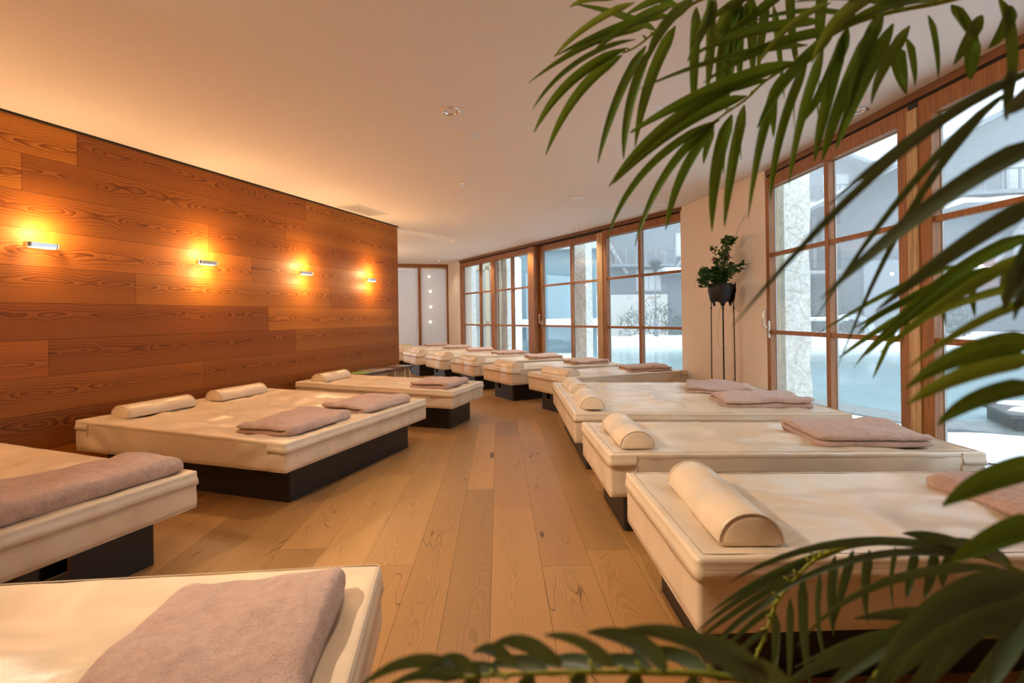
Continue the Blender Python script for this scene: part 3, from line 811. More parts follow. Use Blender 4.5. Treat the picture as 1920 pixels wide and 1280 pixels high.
NM = {'R4': 'rose blanket on the first slanted lounger by the plaster pier', 'R5': 'rose blanket on the second slanted far lounger', 'R6': 'rose blanket on the third slanted far lounger',
      'R7': 'rose blanket on the fourth slanted far lounger', 'R8': 'rose blanket on the fifth slanted far lounger', 'R9': 'rose blanket on the sixth slanted far lounger', 'R10': 'rose blanket on the farthest lounger by the roller blinds'}
for i, k in enumerate(NM): blanket(k, 1.64, .0, 74 + (i*37 % 16) - 8, NM[k], .48, .60, .032, seed=11+i)

# ------------------------------------------------------------------ benches with magazines
def bench(x, y, ang, L, label, h=.435, w=.32):
    t = thing('side_bench', label, 'bench', (x, y, 0), R(ang), 'walnut topped benches at the wood wall')
    b = MB(); b.box((-L/2, -w/2, h-.035), (L/2, w/2, h)); b.build('top', M['stooltop'], t, bevel=.004)
    for sx in (-1, 1):
        b = MB(); xa, xb = sx*(L/2-min(.16, L*.3)), sx*(L/2-min(.07, L*.12))
        for sgn in (0,):
            pts = [(xa-.011, -w/2+.03, h-.035), (xa+.011, -w/2+.03, h-.035), (xb+.011, -w/2+.0, 0), (xb-.011, -w/2+.0, 0)]
            lo = b.verts([(p[0], p[1], p[2]) for p in pts]); hi = b.verts([(p[0], -p[1], p[2]) for p in pts])
            b.face(lo); b.face(list(reversed(hi)))
            for k in range(4):
                k2 = (k+1) % 4; b.face((lo[k2], lo[k], hi[k], hi[k2]))
        b.build('leg_panel', M['stoolleg'], t)
    b = MB(); b.box((-L/2+L*.17, -.02, .30), (L/2-L*.17, .02, h-.04)); b.build('rail', M['stoolleg'], t, bevel=.003)
    return t
BA = 70
bench(-2.03, 7.51, BA, .97, 'longer walnut topped bench with pale splayed legs carrying most magazines')
bench(-1.80, 8.17, BA, .30, 'short walnut topped bench with pale splayed legs at the wood wall end')
def magazine(x, y, z, rot, label, mats, w=.21, l=.285, th=.006):
    t = thing('magazine', label, 'magazine', (x, y, z), R(rot), 'magazines on the benches')
    b = MB(); b.box((-w/2, -l/2, 0), (w/2, l/2, th*.8)); b.build('pages', M['white'], t)
    b = MB(); b.box((-w/2-.001, -l/2-.001, th*.8), (w/2+.001, l/2+.001, th)); b.build('cover', mats, t)
cA = mat_cover('cover_brown', [(.45, .22, .13), (.12, .09, .08), (.70, .58, .50), (.32, .18, .12)])
cB = mat_cover('cover_green', [(.22, .45, .04), (.30, .52, .08)], 4)
cC = mat_cover('cover_dark', [(.08, .09, .11), (.40, .30, .27), (.16, .14, .15), (.68, .62, .62)])
cD = mat_cover('cover_orange', [(.36, .13, .04), (.10, .06, .05), (.42, .30, .24)])
wd_ = (math.cos(R(BA)), math.sin(R(BA))); ws_ = (math.sin(R(BA)), -math.cos(R(BA)))
def onb(s, o): return (-2.03 + wd_[0]*s + ws_[0]*o, 7.51 + wd_[1]*s + ws_[1]*o)
for s, o, z, rot, l, m in ((-.36, .02, .435, 75, 'white edged magazine with a green cover at the near bench end', cB), (-.10, .03, .435, 60, 'brown patterned magazine lying open on the long bench', cA),
                           (-.07, -.04, .4412, 84, 'dark patterned magazine on top of the brown one', cC), (.14, .03, .435, 50, 'dark photo cover magazine in the middle of the long bench', cC), (.17, -.03, .4412, 72, 'orange brown magazine fanned over the dark one', cD),
                           (.70, -.0, .435, 66, 'lone dark magazine on the short bench', cC)):
    xx, yy = onb(s, o); magazine(xx, yy, z, rot, l, m)
b = MB(); b.box((-.3, -.16, .42), (.3, .16, .475)); b.box((-.27, -.13, 0), (-.21, .13, .42)); b.box((.21, -.13, 0), (.27, .13, .42))
o = b.build('side_table', M['stoolleg'], bevel=.006); o.location = (-3.06, 13.96, 0); o.rotation_euler = (0, 0, R(15)); tag(o, 'small pale wooden table against the roller blinds', 'table')

# ------------------------------------------------------------------ plant on iron stand
def plant_stand():
    cx, cy = 2.39, 5.82
    t = thing('plant_stand', 'tall black iron plant stand on thin rods before the plaster pier', 'plant stand', (cx, cy, 0))
    ks = [(-.14, -.03), (-.035, -.10), (.062, .12), (.145, .02)]
    for x, y in ks:
        b = MB(); b.tube([(x, y, 0), (x*1.0, y, .6), (x*.97, y*.97, 1.20), (x*.93, y*.93, 1.35)], [.0065, .0062, .006, .005], 8)
        b.lathe([(.004, 0), (.011, .006), (.011, .016), (.004, .022)], 10, (x*.97, y*.97, 1.245)); b.build('rod', M['iron'], t)
    for (x, y) in ks:
        # ragged leaf-shaped iron holder plates that cup the pot
        a = math.atan2(y, x); b = MB(); rows = []
        for i in range(9):
            u = i/8; z = 1.28 + .25*u; wdt = .012 + .085*math.sin(math.pi*min(1, u*.62))
            wdt *= 1 + .25*math.sin(i*2.7+x*30); r = .10 + .05*math.sin(u*2.0)
            rows.append([(r*math.cos(a+q*wdt/r*1.1), r*math.sin(a+q*wdt/r*1.1), z+.02*abs(q)*math.sin(i*1.9)) for q in (-1, -.5, 0, .5, 1)])
        rows2 = [[(px*.96, py*.96, pz) for px, py, pz in r] for r in rows]
        b.loft([r + list(reversed(q)) for r, q in zip(rows, rows2)], 0, True, True, True); b.build('holder_plate', M['iron'], t)
    b = MB(); b.lathe([(.002, 1.33), (.07, 1.335), (.10, 1.40), (.118, 1.47), (.122, 1.50), (.110, 1.50), (.10, 1.47)], 24, cap0=True)
    tp = thing('potted_vine', 'bushy dark green trailing plant with small leaves in the iron stand', 'plant', (cx, cy, 0))
    b.build('pot', M['iron'], tp)
    b = MB(); b.lathe([(.10, 1.485), (.002, 1.49)], 16); b.build('soil', M['soil'], tp)
    rng = random.Random(5); L = MB(); S = MB(); F = MB()
    stems = []
    for k in range(34):
        a = rng.uniform(0, 6.28); h = rng.uniform(.12, .58); sp = rng.uniform(.02, .19)
        if k % 3 == 0: stems.append([(0, 0, 1.48), (-.06, .0, 1.56), (-.12-.10*rng.random(), .05*rng.uniform(-1, 1), 1.60+.12*rng.random()), (-.17-.09*rng.random(), .06*rng.uniform(-1, 1), 1.50+.12*rng.random())])
        else: stems.append([(0, 0, 1.48), (.3*sp*math.cos(a), .3*sp*math.sin(a), 1.48+h*.45), (.035+sp*math.cos(a)*.8, sp*math.sin(a)*.8, 1.48+h*.95), (.05+sp*math.cos(a)*1.1, sp*math.sin(a)*1.1, 1.48+h)])
    stems.append([(.03, 0, 1.75), (.10, 0, 1.90), (.15, -.02, 2.05), (.19, -.03, 2.17), (.27, -.02, 2.30)])
    stems.append([(-.10, 0, 1.6), (-.20, 0, 1.74), (-.26, 0, 1.68), (-.31, 0, 1.50)])
    stems.append([(-.05, -.1, 1.35), (-.10, -.12, 1.05), (-.09, -.12, .84), (.01, -.1, .80)])
    for q, st in enumerate(stems):
        pts = catmull(st, 7); S.tube(pts, .0016, 5)
        if q == len(stems)-1: continue
        thin = q >= len(stems)-3
        for i, p in enumerate(pts[4:]):
            for _ in range(1 if thin else 4):
                if thin and rng.random() < .6: continue
                d = Vector((rng.uniform(-1, 1), rng.uniform(-1, 1), rng.uniform(-.6, .5))).normalized()
                n = Vector((rng.uniform(-.5, .5), rng.uniform(-1, 0), 1)).normalized(); sd = d.cross(n).normalized(); n = sd.cross(d)
                sz = rng.uniform(.022, .042) if not thin else .016; c = p + d*.012
                ring = [(0, 0), (.25, .42), (.6, .5), (.9, .25), (1.05, 0), (.9, -.25), (.6, -.5), (.25, -.42)]
                ids = L.verts([c + d*a*sz + sd*w*sz + n*(-.25*sz*abs(w)) for a, w in ring])
                L.face(ids, 0, [(a, w, 0, 0) for a, w in ring], smooth=True)
    for x, y, z in ((-.11, -.06, 1.80), (.045, -.09, 1.84)):
        F.lathe([(.003, .02), (.008, .01), (.007, -.004), (.014, -.02), (.004, -.012)], 8, (x, y, z))
    L.build('foliage', M['ivy'], tp); S.build('stems', M['cane'], tp); o = F.build('blossoms', M['fuchsia'], tp); o['label'] = 'two small crimson blossoms'
plant_stand()

# ------------------------------------------------------------------ foreground palm
def leaf(mb, p0, c, p1, w, rng, mat=0, segs=12):
    p0, c, p1 = Vector(p0), Vector(c), Vector(p1)
    pts = [p0*(1-t)**2 + c*2*t*(1-t) + p1*t*t for t in [k/segs for k in range(segs+1)]]
    view = Vector((0, -1, .25)) + Vector((rng.uniform(-.55, .55), 0, rng.uniform(-.35, .5)))
    tw = rng.uniform(-.5, .5)
    prev = None
    for k, p in enumerate(pts):
        t = k/segs
        d = (pts[min(k+1, segs)] - pts[max(k-1, 0)]).normalized()
        n = (view - d*view.dot(d)).normalized(); sd = d.cross(n)
        a = tw*t; n2 = n*math.cos(a) + sd*math.sin(a); sd = d.cross(n2)
        ww = w*.40*min(1, (t/.16)**.6 if t > 0 else .12)*max(.0, (1-t**2.6))**.75
        ww = max(ww, w*.03)
        fold = .28*ww + .0004
        ring = mb.verts([p - sd*ww + n2*fold, p - sd*ww*.5 + n2*fold*.35, p, p + sd*ww*.5 + n2*fold*.35, p + sd*ww + n2*fold])
        if prev:
            for i in range(4):
                uv = [(t-.08, (i-2)*.5, 0, 0), (t-.08, (i-1)*.5, 0, 0), (t, (i-1)*.5, 0, 0), (t, (i-2)*.5, 0, 0)]
                mb.face((prev[i], prev[i+1], ring[i+1], ring[i]), mat, uv, smooth=True)
        prev = ring
def frond(root, rachis, leaves, w, r=.0045, fill=None, seed=1, label=None, leafmat='leaf', ws=1.0):
    rng = random.Random(seed); mb = MB()
    for it in leaves:
        p0, c, p1 = it[:3]; ww = it[3] if len(it) > 3 else w
        leaf(mb, p0, c, p1, ww*ws*rng.uniform(.9, 1.1), rng, 1 if len(it) > 4 else 0)
    path = catmull(rachis, 6)
    if fill:
        # side leaflets along the part of the stalk listed, hanging and arching as the others do
        i0, i1, step, ln, dirs = fill
        for k in range(i0, min(i1, len(path)-1), step):
            p = path[k]; tg = (path[k+1]-path[k]).normalized()
            for dv in dirs:
                dd = (Vector(dv) - tg*.35*0).normalized(); l_ = ln*rng.uniform(.8, 1.15)
                c = p + dd*l_*.55 + Vector((rng.uniform(-.02, .02), rng.uniform(-.02, .02), .02)); e = p + dd*l_*.85 + Vector((rng.uniform(-.03, .03), rng.uniform(-.03, .03), -.35*l_))
                leaf(mb, p, c, e, w*rng.uniform(.85, 1.1), rng)
    f = mb.build('frond', [M[leafmat], M['leaf_light']], root)
    b = MB(); n = len(path); b.tube(path, [r*(1-.65*k/(n-1)) for k in range(n)], 8)
    for k in range(3, n-1, 2):
        b.tube([path[k], path[k] + Vector((rng.uniform(-.008, .004), rng.uniform(-.006, .006), rng.uniform(-.003, .008)))], [r*.6, r*.3], 5)
    b.build('rachis', M['rachis'], f)
    return f
PX, PY = 1.08, .52
palm = thing('potted_palm', 'large green feathery palm in the right foreground, its fronds hanging across the view', 'palm')
b = MB(); b.lathe([(.002, .0), (.15, 0), (.17, .02), (.205, .32), (.215, .34), (.195, .34), (.19, .30)], 32, (PX, PY, 0), cap0=True); b.build('pot', M['pot'], palm)
b = MB(); b.lathe([(.19, .305), (.002, .315)], 24, (PX, PY, 0)); b.build('soil', M['soil'], palm)
for dx, dy, h, lx, ly in ((0, 0, 1.70, .0, .03), (.05, -.05, 1.2, .04, -.02), (-.04, .05, .95, -.03, .02), (.06, .05, .7, .05, .04)):
    b = MB(); b.tube(catmull([(PX+dx, PY+dy, .30), (PX+dx*1.3, PY+dy*1.3, h*.5), (PX+dx+lx, PY+dy+ly, h)], 8), [.014]*9 + [.011]*8, 10); b.build('cane', M['cane'], palm)
C0 = (1.08, .55, 1.70); C1 = (1.12, .50, 1.2); C2 = (1.04, .57, .95); C3 = (1.14, .57, .7)
# top left frond
frond(palm, [C0, (.95,.72,2.02), (.66,.86,1.95), (0.455,0.930,1.811), (0.349,0.940,1.773), (0.319,0.950,1.753), (0.278,0.960,1.730), (0.245,0.970,1.708), (0.218,0.980,1.699)], [
 ((0.299,0.950,1.753), (0.214,0.920,1.731), (0.084,0.930,1.670)), ((0.258,0.960,1.738), (0.164,0.940,1.719), (0.036,0.920,1.618)), ((0.242,0.970,1.720), (0.114,0.950,1.686), (0.043,0.930,1.575)),
 ((0.226,0.970,1.704), (0.097,0.960,1.651), (0.045,0.940,1.536)), ((0.218,0.980,1.696), (0.117,0.970,1.635), (0.067,0.950,1.498)), ((0.262,0.970,1.708), (0.186,0.900,1.589), (0.148,0.860,1.454)),
 ((0.265,0.960,1.696), (0.198,0.880,1.557), (0.187,0.840,1.455)), ((0.314,0.960,1.739), (0.236,0.900,1.611), (0.211,0.860,1.481)), ((0.307,0.950,1.772), (0.214,0.900,1.720), (0.142,0.880,1.647)),
 ((0.345,0.950,1.785), (0.255,0.880,1.694), (0.233,0.860,1.623)), ((0.207,1.000,1.814), (0.155,1.000,1.821), (0.121,1.000,1.801), .017, 1), ((0.248,1.000,1.808), (0.149,0.980,1.762), (0.086,0.970,1.689), .018, 1),
 ((0.343,0.930,1.756), (0.316,0.880,1.647), (0.310,0.860,1.527)), ((0.374,0.920,1.762), (0.335,0.880,1.692), (0.300,0.860,1.623)), ((0.363,0.920,1.772), (0.348,0.880,1.646), (0.332,0.860,1.572)),
 ((0.278,0.960,1.730), (0.211,1.020,1.805), (0.135,1.050,1.837)), ((0.325,0.950,1.762), (0.264,1.020,1.847), (0.185,1.050,1.859)), ((0.367,0.930,1.783), (0.280,0.900,1.770), (0.200,0.880,1.713))], .021, seed=3, ws=1.22)
# big upper frond
frond(palm, [C0, (1.0,.66,1.90), (0.823,0.760,1.705), (0.710,0.770,1.677), (0.659,0.780,1.668), (0.587,0.790,1.659), (0.529,0.800,1.644), (0.481,0.810,1.616), (0.458,0.820,1.600), (0.416,0.830,1.575), (0.391,0.840,1.552), (0.365,0.850,1.535), (0.341,0.860,1.520)], [
 ((0.474,0.810,1.621), (0.349,0.800,1.611), (0.201,0.800,1.550), .021), ((0.458,0.820,1.600), (0.315,0.820,1.567), (0.193,0.820,1.492), .021), ((0.395,0.830,1.577), (0.240,0.820,1.519), (0.158,0.820,1.405), .021),
 ((0.354,0.860,1.524), (0.207,0.850,1.461), (0.162,0.850,1.333), .017), ((0.347,0.860,1.520), (0.247,0.850,1.453), (0.208,0.860,1.314), .019), ((0.345,0.860,1.514), (0.277,0.860,1.440), (0.260,0.860,1.341), .017),
 ((0.343,0.860,1.511), (0.346,0.900,1.493), (0.348,0.920,1.468), .013), ((0.432,0.800,1.651), (0.350,0.800,1.648), (0.283,0.800,1.594), .020), ((0.490,0.800,1.653), (0.378,0.760,1.628), (0.273,0.760,1.584), .021),
 ((0.486,0.770,1.664), (0.387,0.720,1.610), (0.339,0.700,1.535), .012, 1), ((0.531,0.740,1.657), (0.442,0.700,1.605), (0.402,0.680,1.530), .020, 1), ((0.513,0.800,1.637), (0.400,0.780,1.620), (0.296,0.780,1.550), .022),
 ((0.421,0.830,1.577), (0.294,0.840,1.561), (0.199,0.840,1.497), .020), ((0.390,0.840,1.555), (0.276,0.840,1.526), (0.169,0.840,1.414), .020),
 ((0.370,0.850,1.529), (0.321,0.820,1.434), (0.314,0.800,1.328)), ((0.386,0.840,1.541), (0.343,0.800,1.444), (0.325,0.780,1.332)), ((0.440,0.830,1.583), (0.374,0.780,1.469), (0.352,0.760,1.340)), ((0.479,0.820,1.603), (0.397,0.770,1.481), (0.380,0.750,1.363)),
 ((0.498,0.810,1.614), (0.423,0.760,1.489), (0.402,0.740,1.384)), ((0.525,0.800,1.633), (0.456,0.750,1.495), (0.434,0.730,1.414), .023), ((0.559,0.790,1.635), (0.469,0.740,1.499), (0.439,0.720,1.411), .023), ((0.587,0.780,1.637), (0.489,0.730,1.502), (0.453,0.710,1.425), .023),
 ((0.612,0.780,1.633), (0.522,0.740,1.536), (0.509,0.720,1.490)), ((0.444,0.860,1.563), (0.463,0.900,1.543), (0.474,0.920,1.514), .014), ((0.474,0.850,1.567), (0.498,0.900,1.561), (0.512,0.920,1.529), .014), ((0.371,0.880,1.509), (0.380,0.920,1.484), (0.392,0.940,1.455), .012),
 ((0.403,0.880,1.522), (0.409,0.920,1.503), (0.425,0.940,1.480), .012), ((0.509,0.840,1.580), (0.538,0.900,1.570), (0.555,0.920,1.551), .014),
 ((0.598,0.790,1.605), (0.594,0.780,1.570), (0.598,0.770,1.525)), ((0.615,0.790,1.619), (0.615,0.780,1.573), (0.610,0.770,1.538)), ((0.640,0.780,1.649), (0.643,0.770,1.595), (0.637,0.760,1.543)), ((0.672,0.770,1.658), (0.671,0.760,1.604), (0.701,0.760,1.596)), ((0.714,0.770,1.642), (0.655,0.740,1.578), (0.634,0.730,1.549)),
 ((0.697,0.770,1.607), (0.688,0.760,1.564), (0.677,0.750,1.536)), ((0.747,0.760,1.650), (0.729,0.750,1.606), (0.693,0.740,1.576)), ((0.675,0.780,1.664), (0.692,0.770,1.625), (0.707,0.770,1.597)), ((0.727,0.760,1.663), (0.734,0.740,1.600), (0.702,0.720,1.477), .026),
 ((0.608,0.780,1.656), (0.500,0.740,1.665), (0.404,0.720,1.635), .022), ((0.550,0.790,1.647), (0.462,0.780,1.671), (0.364,0.780,1.640), .021), ((0.657,0.780,1.672), (0.562,0.740,1.656), (0.456,0.720,1.593), .022), ((0.531,0.800,1.644), (0.493,0.780,1.552), (0.443,0.780,1.484), .022),
 ((0.579,0.790,1.659), (0.499,0.740,1.565), (0.477,0.720,1.476), .022), ((0.506,0.800,1.628), (0.420,0.780,1.570), (0.373,0.770,1.477), .021)], .0205, seed=5, ws=1.22)
# inner frond hanging behind the two
frond(palm, [C0, (.85,.78,2.05), (0.766,0.980,1.947), (0.587,0.990,1.875), (0.499,1.000,1.836), (0.459,1.000,1.805), (0.437,1.000,1.769)], [
 ((0.448,1.000,1.821), (0.442,0.980,1.717), (0.437,0.970,1.629)), ((0.474,1.000,1.821), (0.467,0.980,1.727), (0.462,0.970,1.643)), ((0.505,1.000,1.810), (0.482,0.980,1.726), (0.471,0.970,1.650)), ((0.519,1.000,1.799), (0.514,0.980,1.695), (0.516,0.960,1.600)),
 ((0.442,1.000,1.811), (0.397,0.970,1.742), (0.365,0.960,1.667)), ((0.451,1.000,1.795), (0.402,0.970,1.712), (0.391,0.960,1.617)), ((0.467,1.000,1.805), (0.426,0.980,1.707), (0.412,0.960,1.597)), ((0.551,1.000,1.841), (0.535,0.980,1.736), (0.546,0.960,1.635)),
 ((0.572,1.000,1.851), (0.493,0.970,1.781), (0.392,0.960,1.707)), ((0.530,1.000,1.851), (0.453,0.970,1.802), (0.358,0.960,1.737)), ((0.624,1.000,1.871), (0.590,0.980,1.756), (0.587,0.960,1.664)), ((0.437,1.000,1.769), (0.405,0.980,1.687), (0.408,0.960,1.577))], .022, seed=7, ws=1.22)
# right hand frond, long blades close to the eye
frond(palm, [C0, (.86,.52,1.78), (.62,.46,1.62), (0.486,0.450,1.443), (0.484,0.440,1.382), (0.467,0.430,1.311), (0.460,0.430,1.271)], [
 ((0.450,0.440,1.402), (0.342,0.440,1.368), (0.185,0.430,1.189), .012), ((0.450,0.440,1.405), (0.359,0.450,1.365), (0.284,0.460,1.294), .013), ((0.453,0.460,1.398), (0.398,0.500,1.354), (0.323,0.550,1.189), .012), ((0.477,0.500,1.403), (0.434,0.560,1.341), (0.380,0.600,1.134), .010),
 ((0.440,0.420,1.338), (0.373,0.430,1.312), (0.272,0.450,1.211), .024), ((0.434,0.420,1.289), (0.391,0.440,1.264), (0.333,0.470,1.199), .020), ((0.432,0.440,1.406), (0.427,0.440,1.383), (0.427,0.440,1.361), .012), ((0.464,0.440,1.396), (0.414,0.420,1.366), (0.405,0.420,1.359), .020),
 ((0.475,0.440,1.373), (0.430,0.420,1.269), (0.411,0.420,1.191), .030), ((0.463,0.430,1.288), (0.421,0.420,1.243), (0.403,0.420,1.200), .022)], .02, seed=9, leafmat='leaf_painted_sheen')
# middle right frond with a fan of blades
frond(palm, [C1, (.86,.56,1.36), (0.636,0.580,1.274), (0.607,0.600,1.258), (0.576,0.620,1.245), (0.547,0.640,1.227), (0.523,0.660,1.204), (0.504,0.680,1.184)], [
 ((0.552,0.630,1.255), (0.502,0.660,1.239), (0.411,0.690,1.170), .010), ((0.532,0.650,1.222), (0.475,0.670,1.202), (0.457,0.680,1.167), .011), ((0.512,0.660,1.201), (0.463,0.690,1.159), (0.445,0.700,1.136), .013), ((0.509,0.670,1.191), (0.470,0.690,1.145), (0.466,0.700,1.122), .011),
 ((0.511,0.680,1.186), (0.495,0.690,1.137), (0.491,0.700,1.107), .013), ((0.593,0.580,1.284), (0.528,0.610,1.261), (0.467,0.660,1.161), .022), ((0.590,0.580,1.265), (0.513,0.600,1.222), (0.459,0.640,1.148), .020, 1), ((0.570,0.600,1.250), (0.512,0.630,1.224), (0.463,0.670,1.143), .020),
 ((0.545,0.650,1.224), (0.526,0.630,1.201), (0.525,0.620,1.180), .013), ((0.566,0.630,1.238), (0.544,0.610,1.213), (0.542,0.600,1.191), .014), ((0.582,0.600,1.249), (0.530,0.560,1.220), (0.522,0.540,1.194), .016), ((0.529,0.520,1.223), (0.490,0.540,1.220), (0.439,0.570,1.180), .012, 1),
 ((0.523,0.660,1.204), (0.502,0.660,1.188), (0.509,0.670,1.152), .012), ((0.545,0.630,1.240), (0.509,0.660,1.215), (0.453,0.680,1.177), .012)], .014, r=.004, seed=11)
# lower right frond, blurred blades reaching in from the edge
frond(palm, [C1, (.80,.46,1.18), (.56,.42,1.16), (0.460,0.420,1.208), (0.446,0.410,1.152), (0.432,0.400,1.095), (0.427,0.400,1.041)], [
 ((0.431,0.420,1.208), (0.381,0.420,1.196), (0.323,0.420,1.152), .011, 1), ((0.420,0.410,1.174), (0.358,0.410,1.175), (0.314,0.410,1.138), .026), ((0.420,0.410,1.161), (0.354,0.410,1.153), (0.315,0.410,1.125), .018, 1), ((0.410,0.400,1.140), (0.357,0.400,1.135), (0.331,0.400,1.110), .020),
 ((0.411,0.400,1.079), (0.369,0.400,1.073), (0.334,0.400,1.047), .028), ((0.400,0.390,1.037), (0.367,0.390,1.031), (0.330,0.390,1.007), .022)], .02, seed=13)
# bottom frond arching over the nearest lounger
frond(palm, [C2, (.78,.62,1.10), (0.670,0.600,0.861), (0.602,0.600,0.888), (0.552,0.600,0.909), (0.504,0.610,0.918), (0.442,0.620,0.919), (0.390,0.620,0.912), (0.361,0.620,0.899), (0.338,0.620,0.877), (0.310,0.610,0.854), (0.291,0.600,0.822), (0.266,0.580,0.799)], [
 ((0.522,0.600,0.916), (0.347,0.560,0.974), (0.232,0.560,0.905), .0115), ((0.540,0.600,0.909), (0.351,0.540,0.966), (0.253,0.540,0.888), .0101), ((0.547,0.580,0.908), (0.343,0.520,0.947), (0.273,0.500,0.873), .0130),
 ((0.403,0.620,0.914), (0.311,0.630,0.889), (0.241,0.640,0.825), .0115),
 ((0.367,0.620,0.902), (0.291,0.630,0.869), (0.224,0.640,0.802), .0115), ((0.344,0.620,0.883), (0.284,0.630,0.850), (0.221,0.640,0.788), .0108), ((0.328,0.620,0.864), (0.272,0.620,0.836), (0.225,0.620,0.785), .0101), ((0.306,0.610,0.848), (0.268,0.610,0.829), (0.229,0.610,0.776), .0094), ((0.295,0.600,0.829), (0.263,0.600,0.816), (0.234,0.600,0.767), .0086),
 ((0.308,0.610,0.844), (0.316,0.620,0.797), (0.309,0.620,0.745)), ((0.331,0.620,0.854), (0.329,0.620,0.803), (0.329,0.620,0.745)), ((0.348,0.620,0.881), (0.343,0.620,0.809), (0.355,0.620,0.744)), ((0.368,0.620,0.884), (0.356,0.620,0.828), (0.375,0.620,0.770)), ((0.387,0.620,0.905), (0.377,0.620,0.847), (0.384,0.620,0.807)),
 ((0.409,0.620,0.911), (0.392,0.620,0.860), (0.382,0.620,0.815)), ((0.429,0.620,0.911), (0.416,0.620,0.866), (0.425,0.620,0.822)), ((0.452,0.610,0.919), (0.447,0.620,0.872), (0.457,0.620,0.837)), ((0.476,0.610,0.916), (0.477,0.620,0.878), (0.473,0.620,0.851)), ((0.491,0.600,0.919), (0.486,0.600,0.885), (0.478,0.600,0.862)), ((0.515,0.600,0.916), (0.496,0.600,0.894), (0.500,0.600,0.876)),
 ((0.552,0.600,0.909), (0.496,0.600,0.938), (0.453,0.600,0.939), .02), ((0.583,0.600,0.896), (0.522,0.580,0.940), (0.471,0.570,0.942), .02)], .0135, r=.0042, seed=15, leafmat='leaf_painted_sheen')
# lowest fronds in the shade at the bottom right
frond(palm, [C3, (.78,.46,.92), (0.495,0.460,0.945), (0.461,0.460,0.941), (0.413,0.450,0.940), (0.363,0.440,0.932), (0.323,0.430,0.919), (0.293,0.420,0.899)], [
 ((0.426,0.420,0.978), (0.314,0.400,0.988), (0.275,0.400,0.905), .028), ((0.425,0.420,0.965), (0.334,0.400,0.967), (0.287,0.400,0.905), .026), ((0.437,0.450,0.944), (0.381,0.440,0.925), (0.353,0.440,0.875), .022), 
 ((0.461,0.460,0.941), (0.436,0.450,0.909), (0.403,0.440,0.870), .024), ((0.390,0.450,0.928), (0.344,0.440,0.921), (0.312,0.440,0.880), .02), ((0.363,0.440,0.932), (0.312,0.440,0.922), (0.263,0.440,0.872), .02), ((0.485,0.460,0.945), (0.450,0.440,0.915), (0.430,0.430,0.877), .026)], .02, seed=17, leafmat='leaf_painted_sheen')
frond(palm, [C3, (.86,.60,.80), (0.644,0.600,0.811), (0.570,0.600,0.818), (0.494,0.600,0.813), (0.425,0.600,0.795), (0.369,0.600,0.765)], [
 ((0.570,0.600,0.818), (0.479,0.580,0.868), (0.382,0.580,0.852)), ((0.494,0.600,0.813), (0.406,0.580,0.851), (0.314,0.580,0.798)), ((0.425,0.600,0.795), (0.369,0.600,0.809), (0.300,0.600,0.753)), ((0.607,0.600,0.815), (0.527,0.580,0.856), (0.442,0.580,0.839)),
 ((0.582,0.600,0.818), (0.538,0.580,0.801), (0.501,0.580,0.759)), ((0.519,0.600,0.816), (0.466,0.580,0.802), (0.435,0.580,0.760)), ((0.457,0.600,0.804), (0.411,0.580,0.791), (0.380,0.580,0.755)), ((0.632,0.600,0.811), (0.586,0.580,0.794), (0.552,0.570,0.760))], .024, seed=19, leafmat='leaf_painted_sheen')
# bottom frond pointing left, just under the eye
frond(palm, [C3, (.70,.46,.84), (0.424,0.400,0.857), (0.221,0.400,0.898), (0.179,0.400,0.912), (0.150,0.400,0.918), (0.108,0.400,0.920), (0.067,0.400,0.921), (0.025,0.400,0.921), (-0.012,0.400,0.920), (-0.046,0.400,0.918)], [
 ((0.181,0.400,0.912), (0.132,0.370,0.977), (0.070,0.360,0.978), .020), ((0.117,0.400,0.923), (0.087,0.370,0.972), (0.049,0.360,0.977), .019), ((0.074,0.400,0.925), (0.051,0.370,0.974), (0.019,0.360,0.976), .019), ((0.034,0.400,0.926), (0.012,0.370,0.971), (-0.016,0.360,0.971), .018),
 ((0.001,0.400,0.926), (-0.013,0.370,0.964), (-0.031,0.360,0.964), .016), ((-0.042,0.400,0.919), (-0.069,0.370,0.971), (-0.112,0.360,0.941), .017), ((-0.029,0.400,0.921), (-0.046,0.370,0.962), (-0.064,0.360,0.950), .014), ((0.196,0.400,0.907), (0.155,0.370,0.967), (0.120,0.360,0.970), .020),
 ((0.150,0.400,0.918), (0.135,0.430,0.926), (0.092,0.440,0.906), .017), ((0.108,0.400,0.920), (0.090,0.430,0.918), (0.051,0.440,0.898), .016), ((0.067,0.400,0.921), (0.050,0.430,0.916), (0.014,0.440,0.898), .016), ((0.025,0.400,0.921), (0.005,0.430,0.917), (-0.027,0.440,0.899), .015), ((-0.012,0.400,0.920), (-0.036,0.430,0.913), (-0.069,0.440,0.890), .014),
 ((0.138,0.400,0.919), (0.129,0.400,0.899), (0.116,0.400,0.870)), ((0.096,0.400,0.920), (0.087,0.400,0.900), (0.070,0.400,0.871)), ((0.054,0.400,0.921), (0.041,0.400,0.900), (0.024,0.400,0.871)), ((0.013,0.400,0.920), (-0.000,0.400,0.901), (-0.017,0.400,0.876)), ((-0.029,0.400,0.918), (-0.046,0.400,0.902), (-0.071,0.400,0.881)),
 ((0.223,0.420,0.887), (0.196,0.400,0.932), (0.159,0.380,0.941), .018), ((-0.046,0.400,0.918), (-0.071,0.400,0.931), (-0.104,0.400,0.911), .014)], .017, r=.0035, seed=21, leafmat='leaf_painted_sheen')


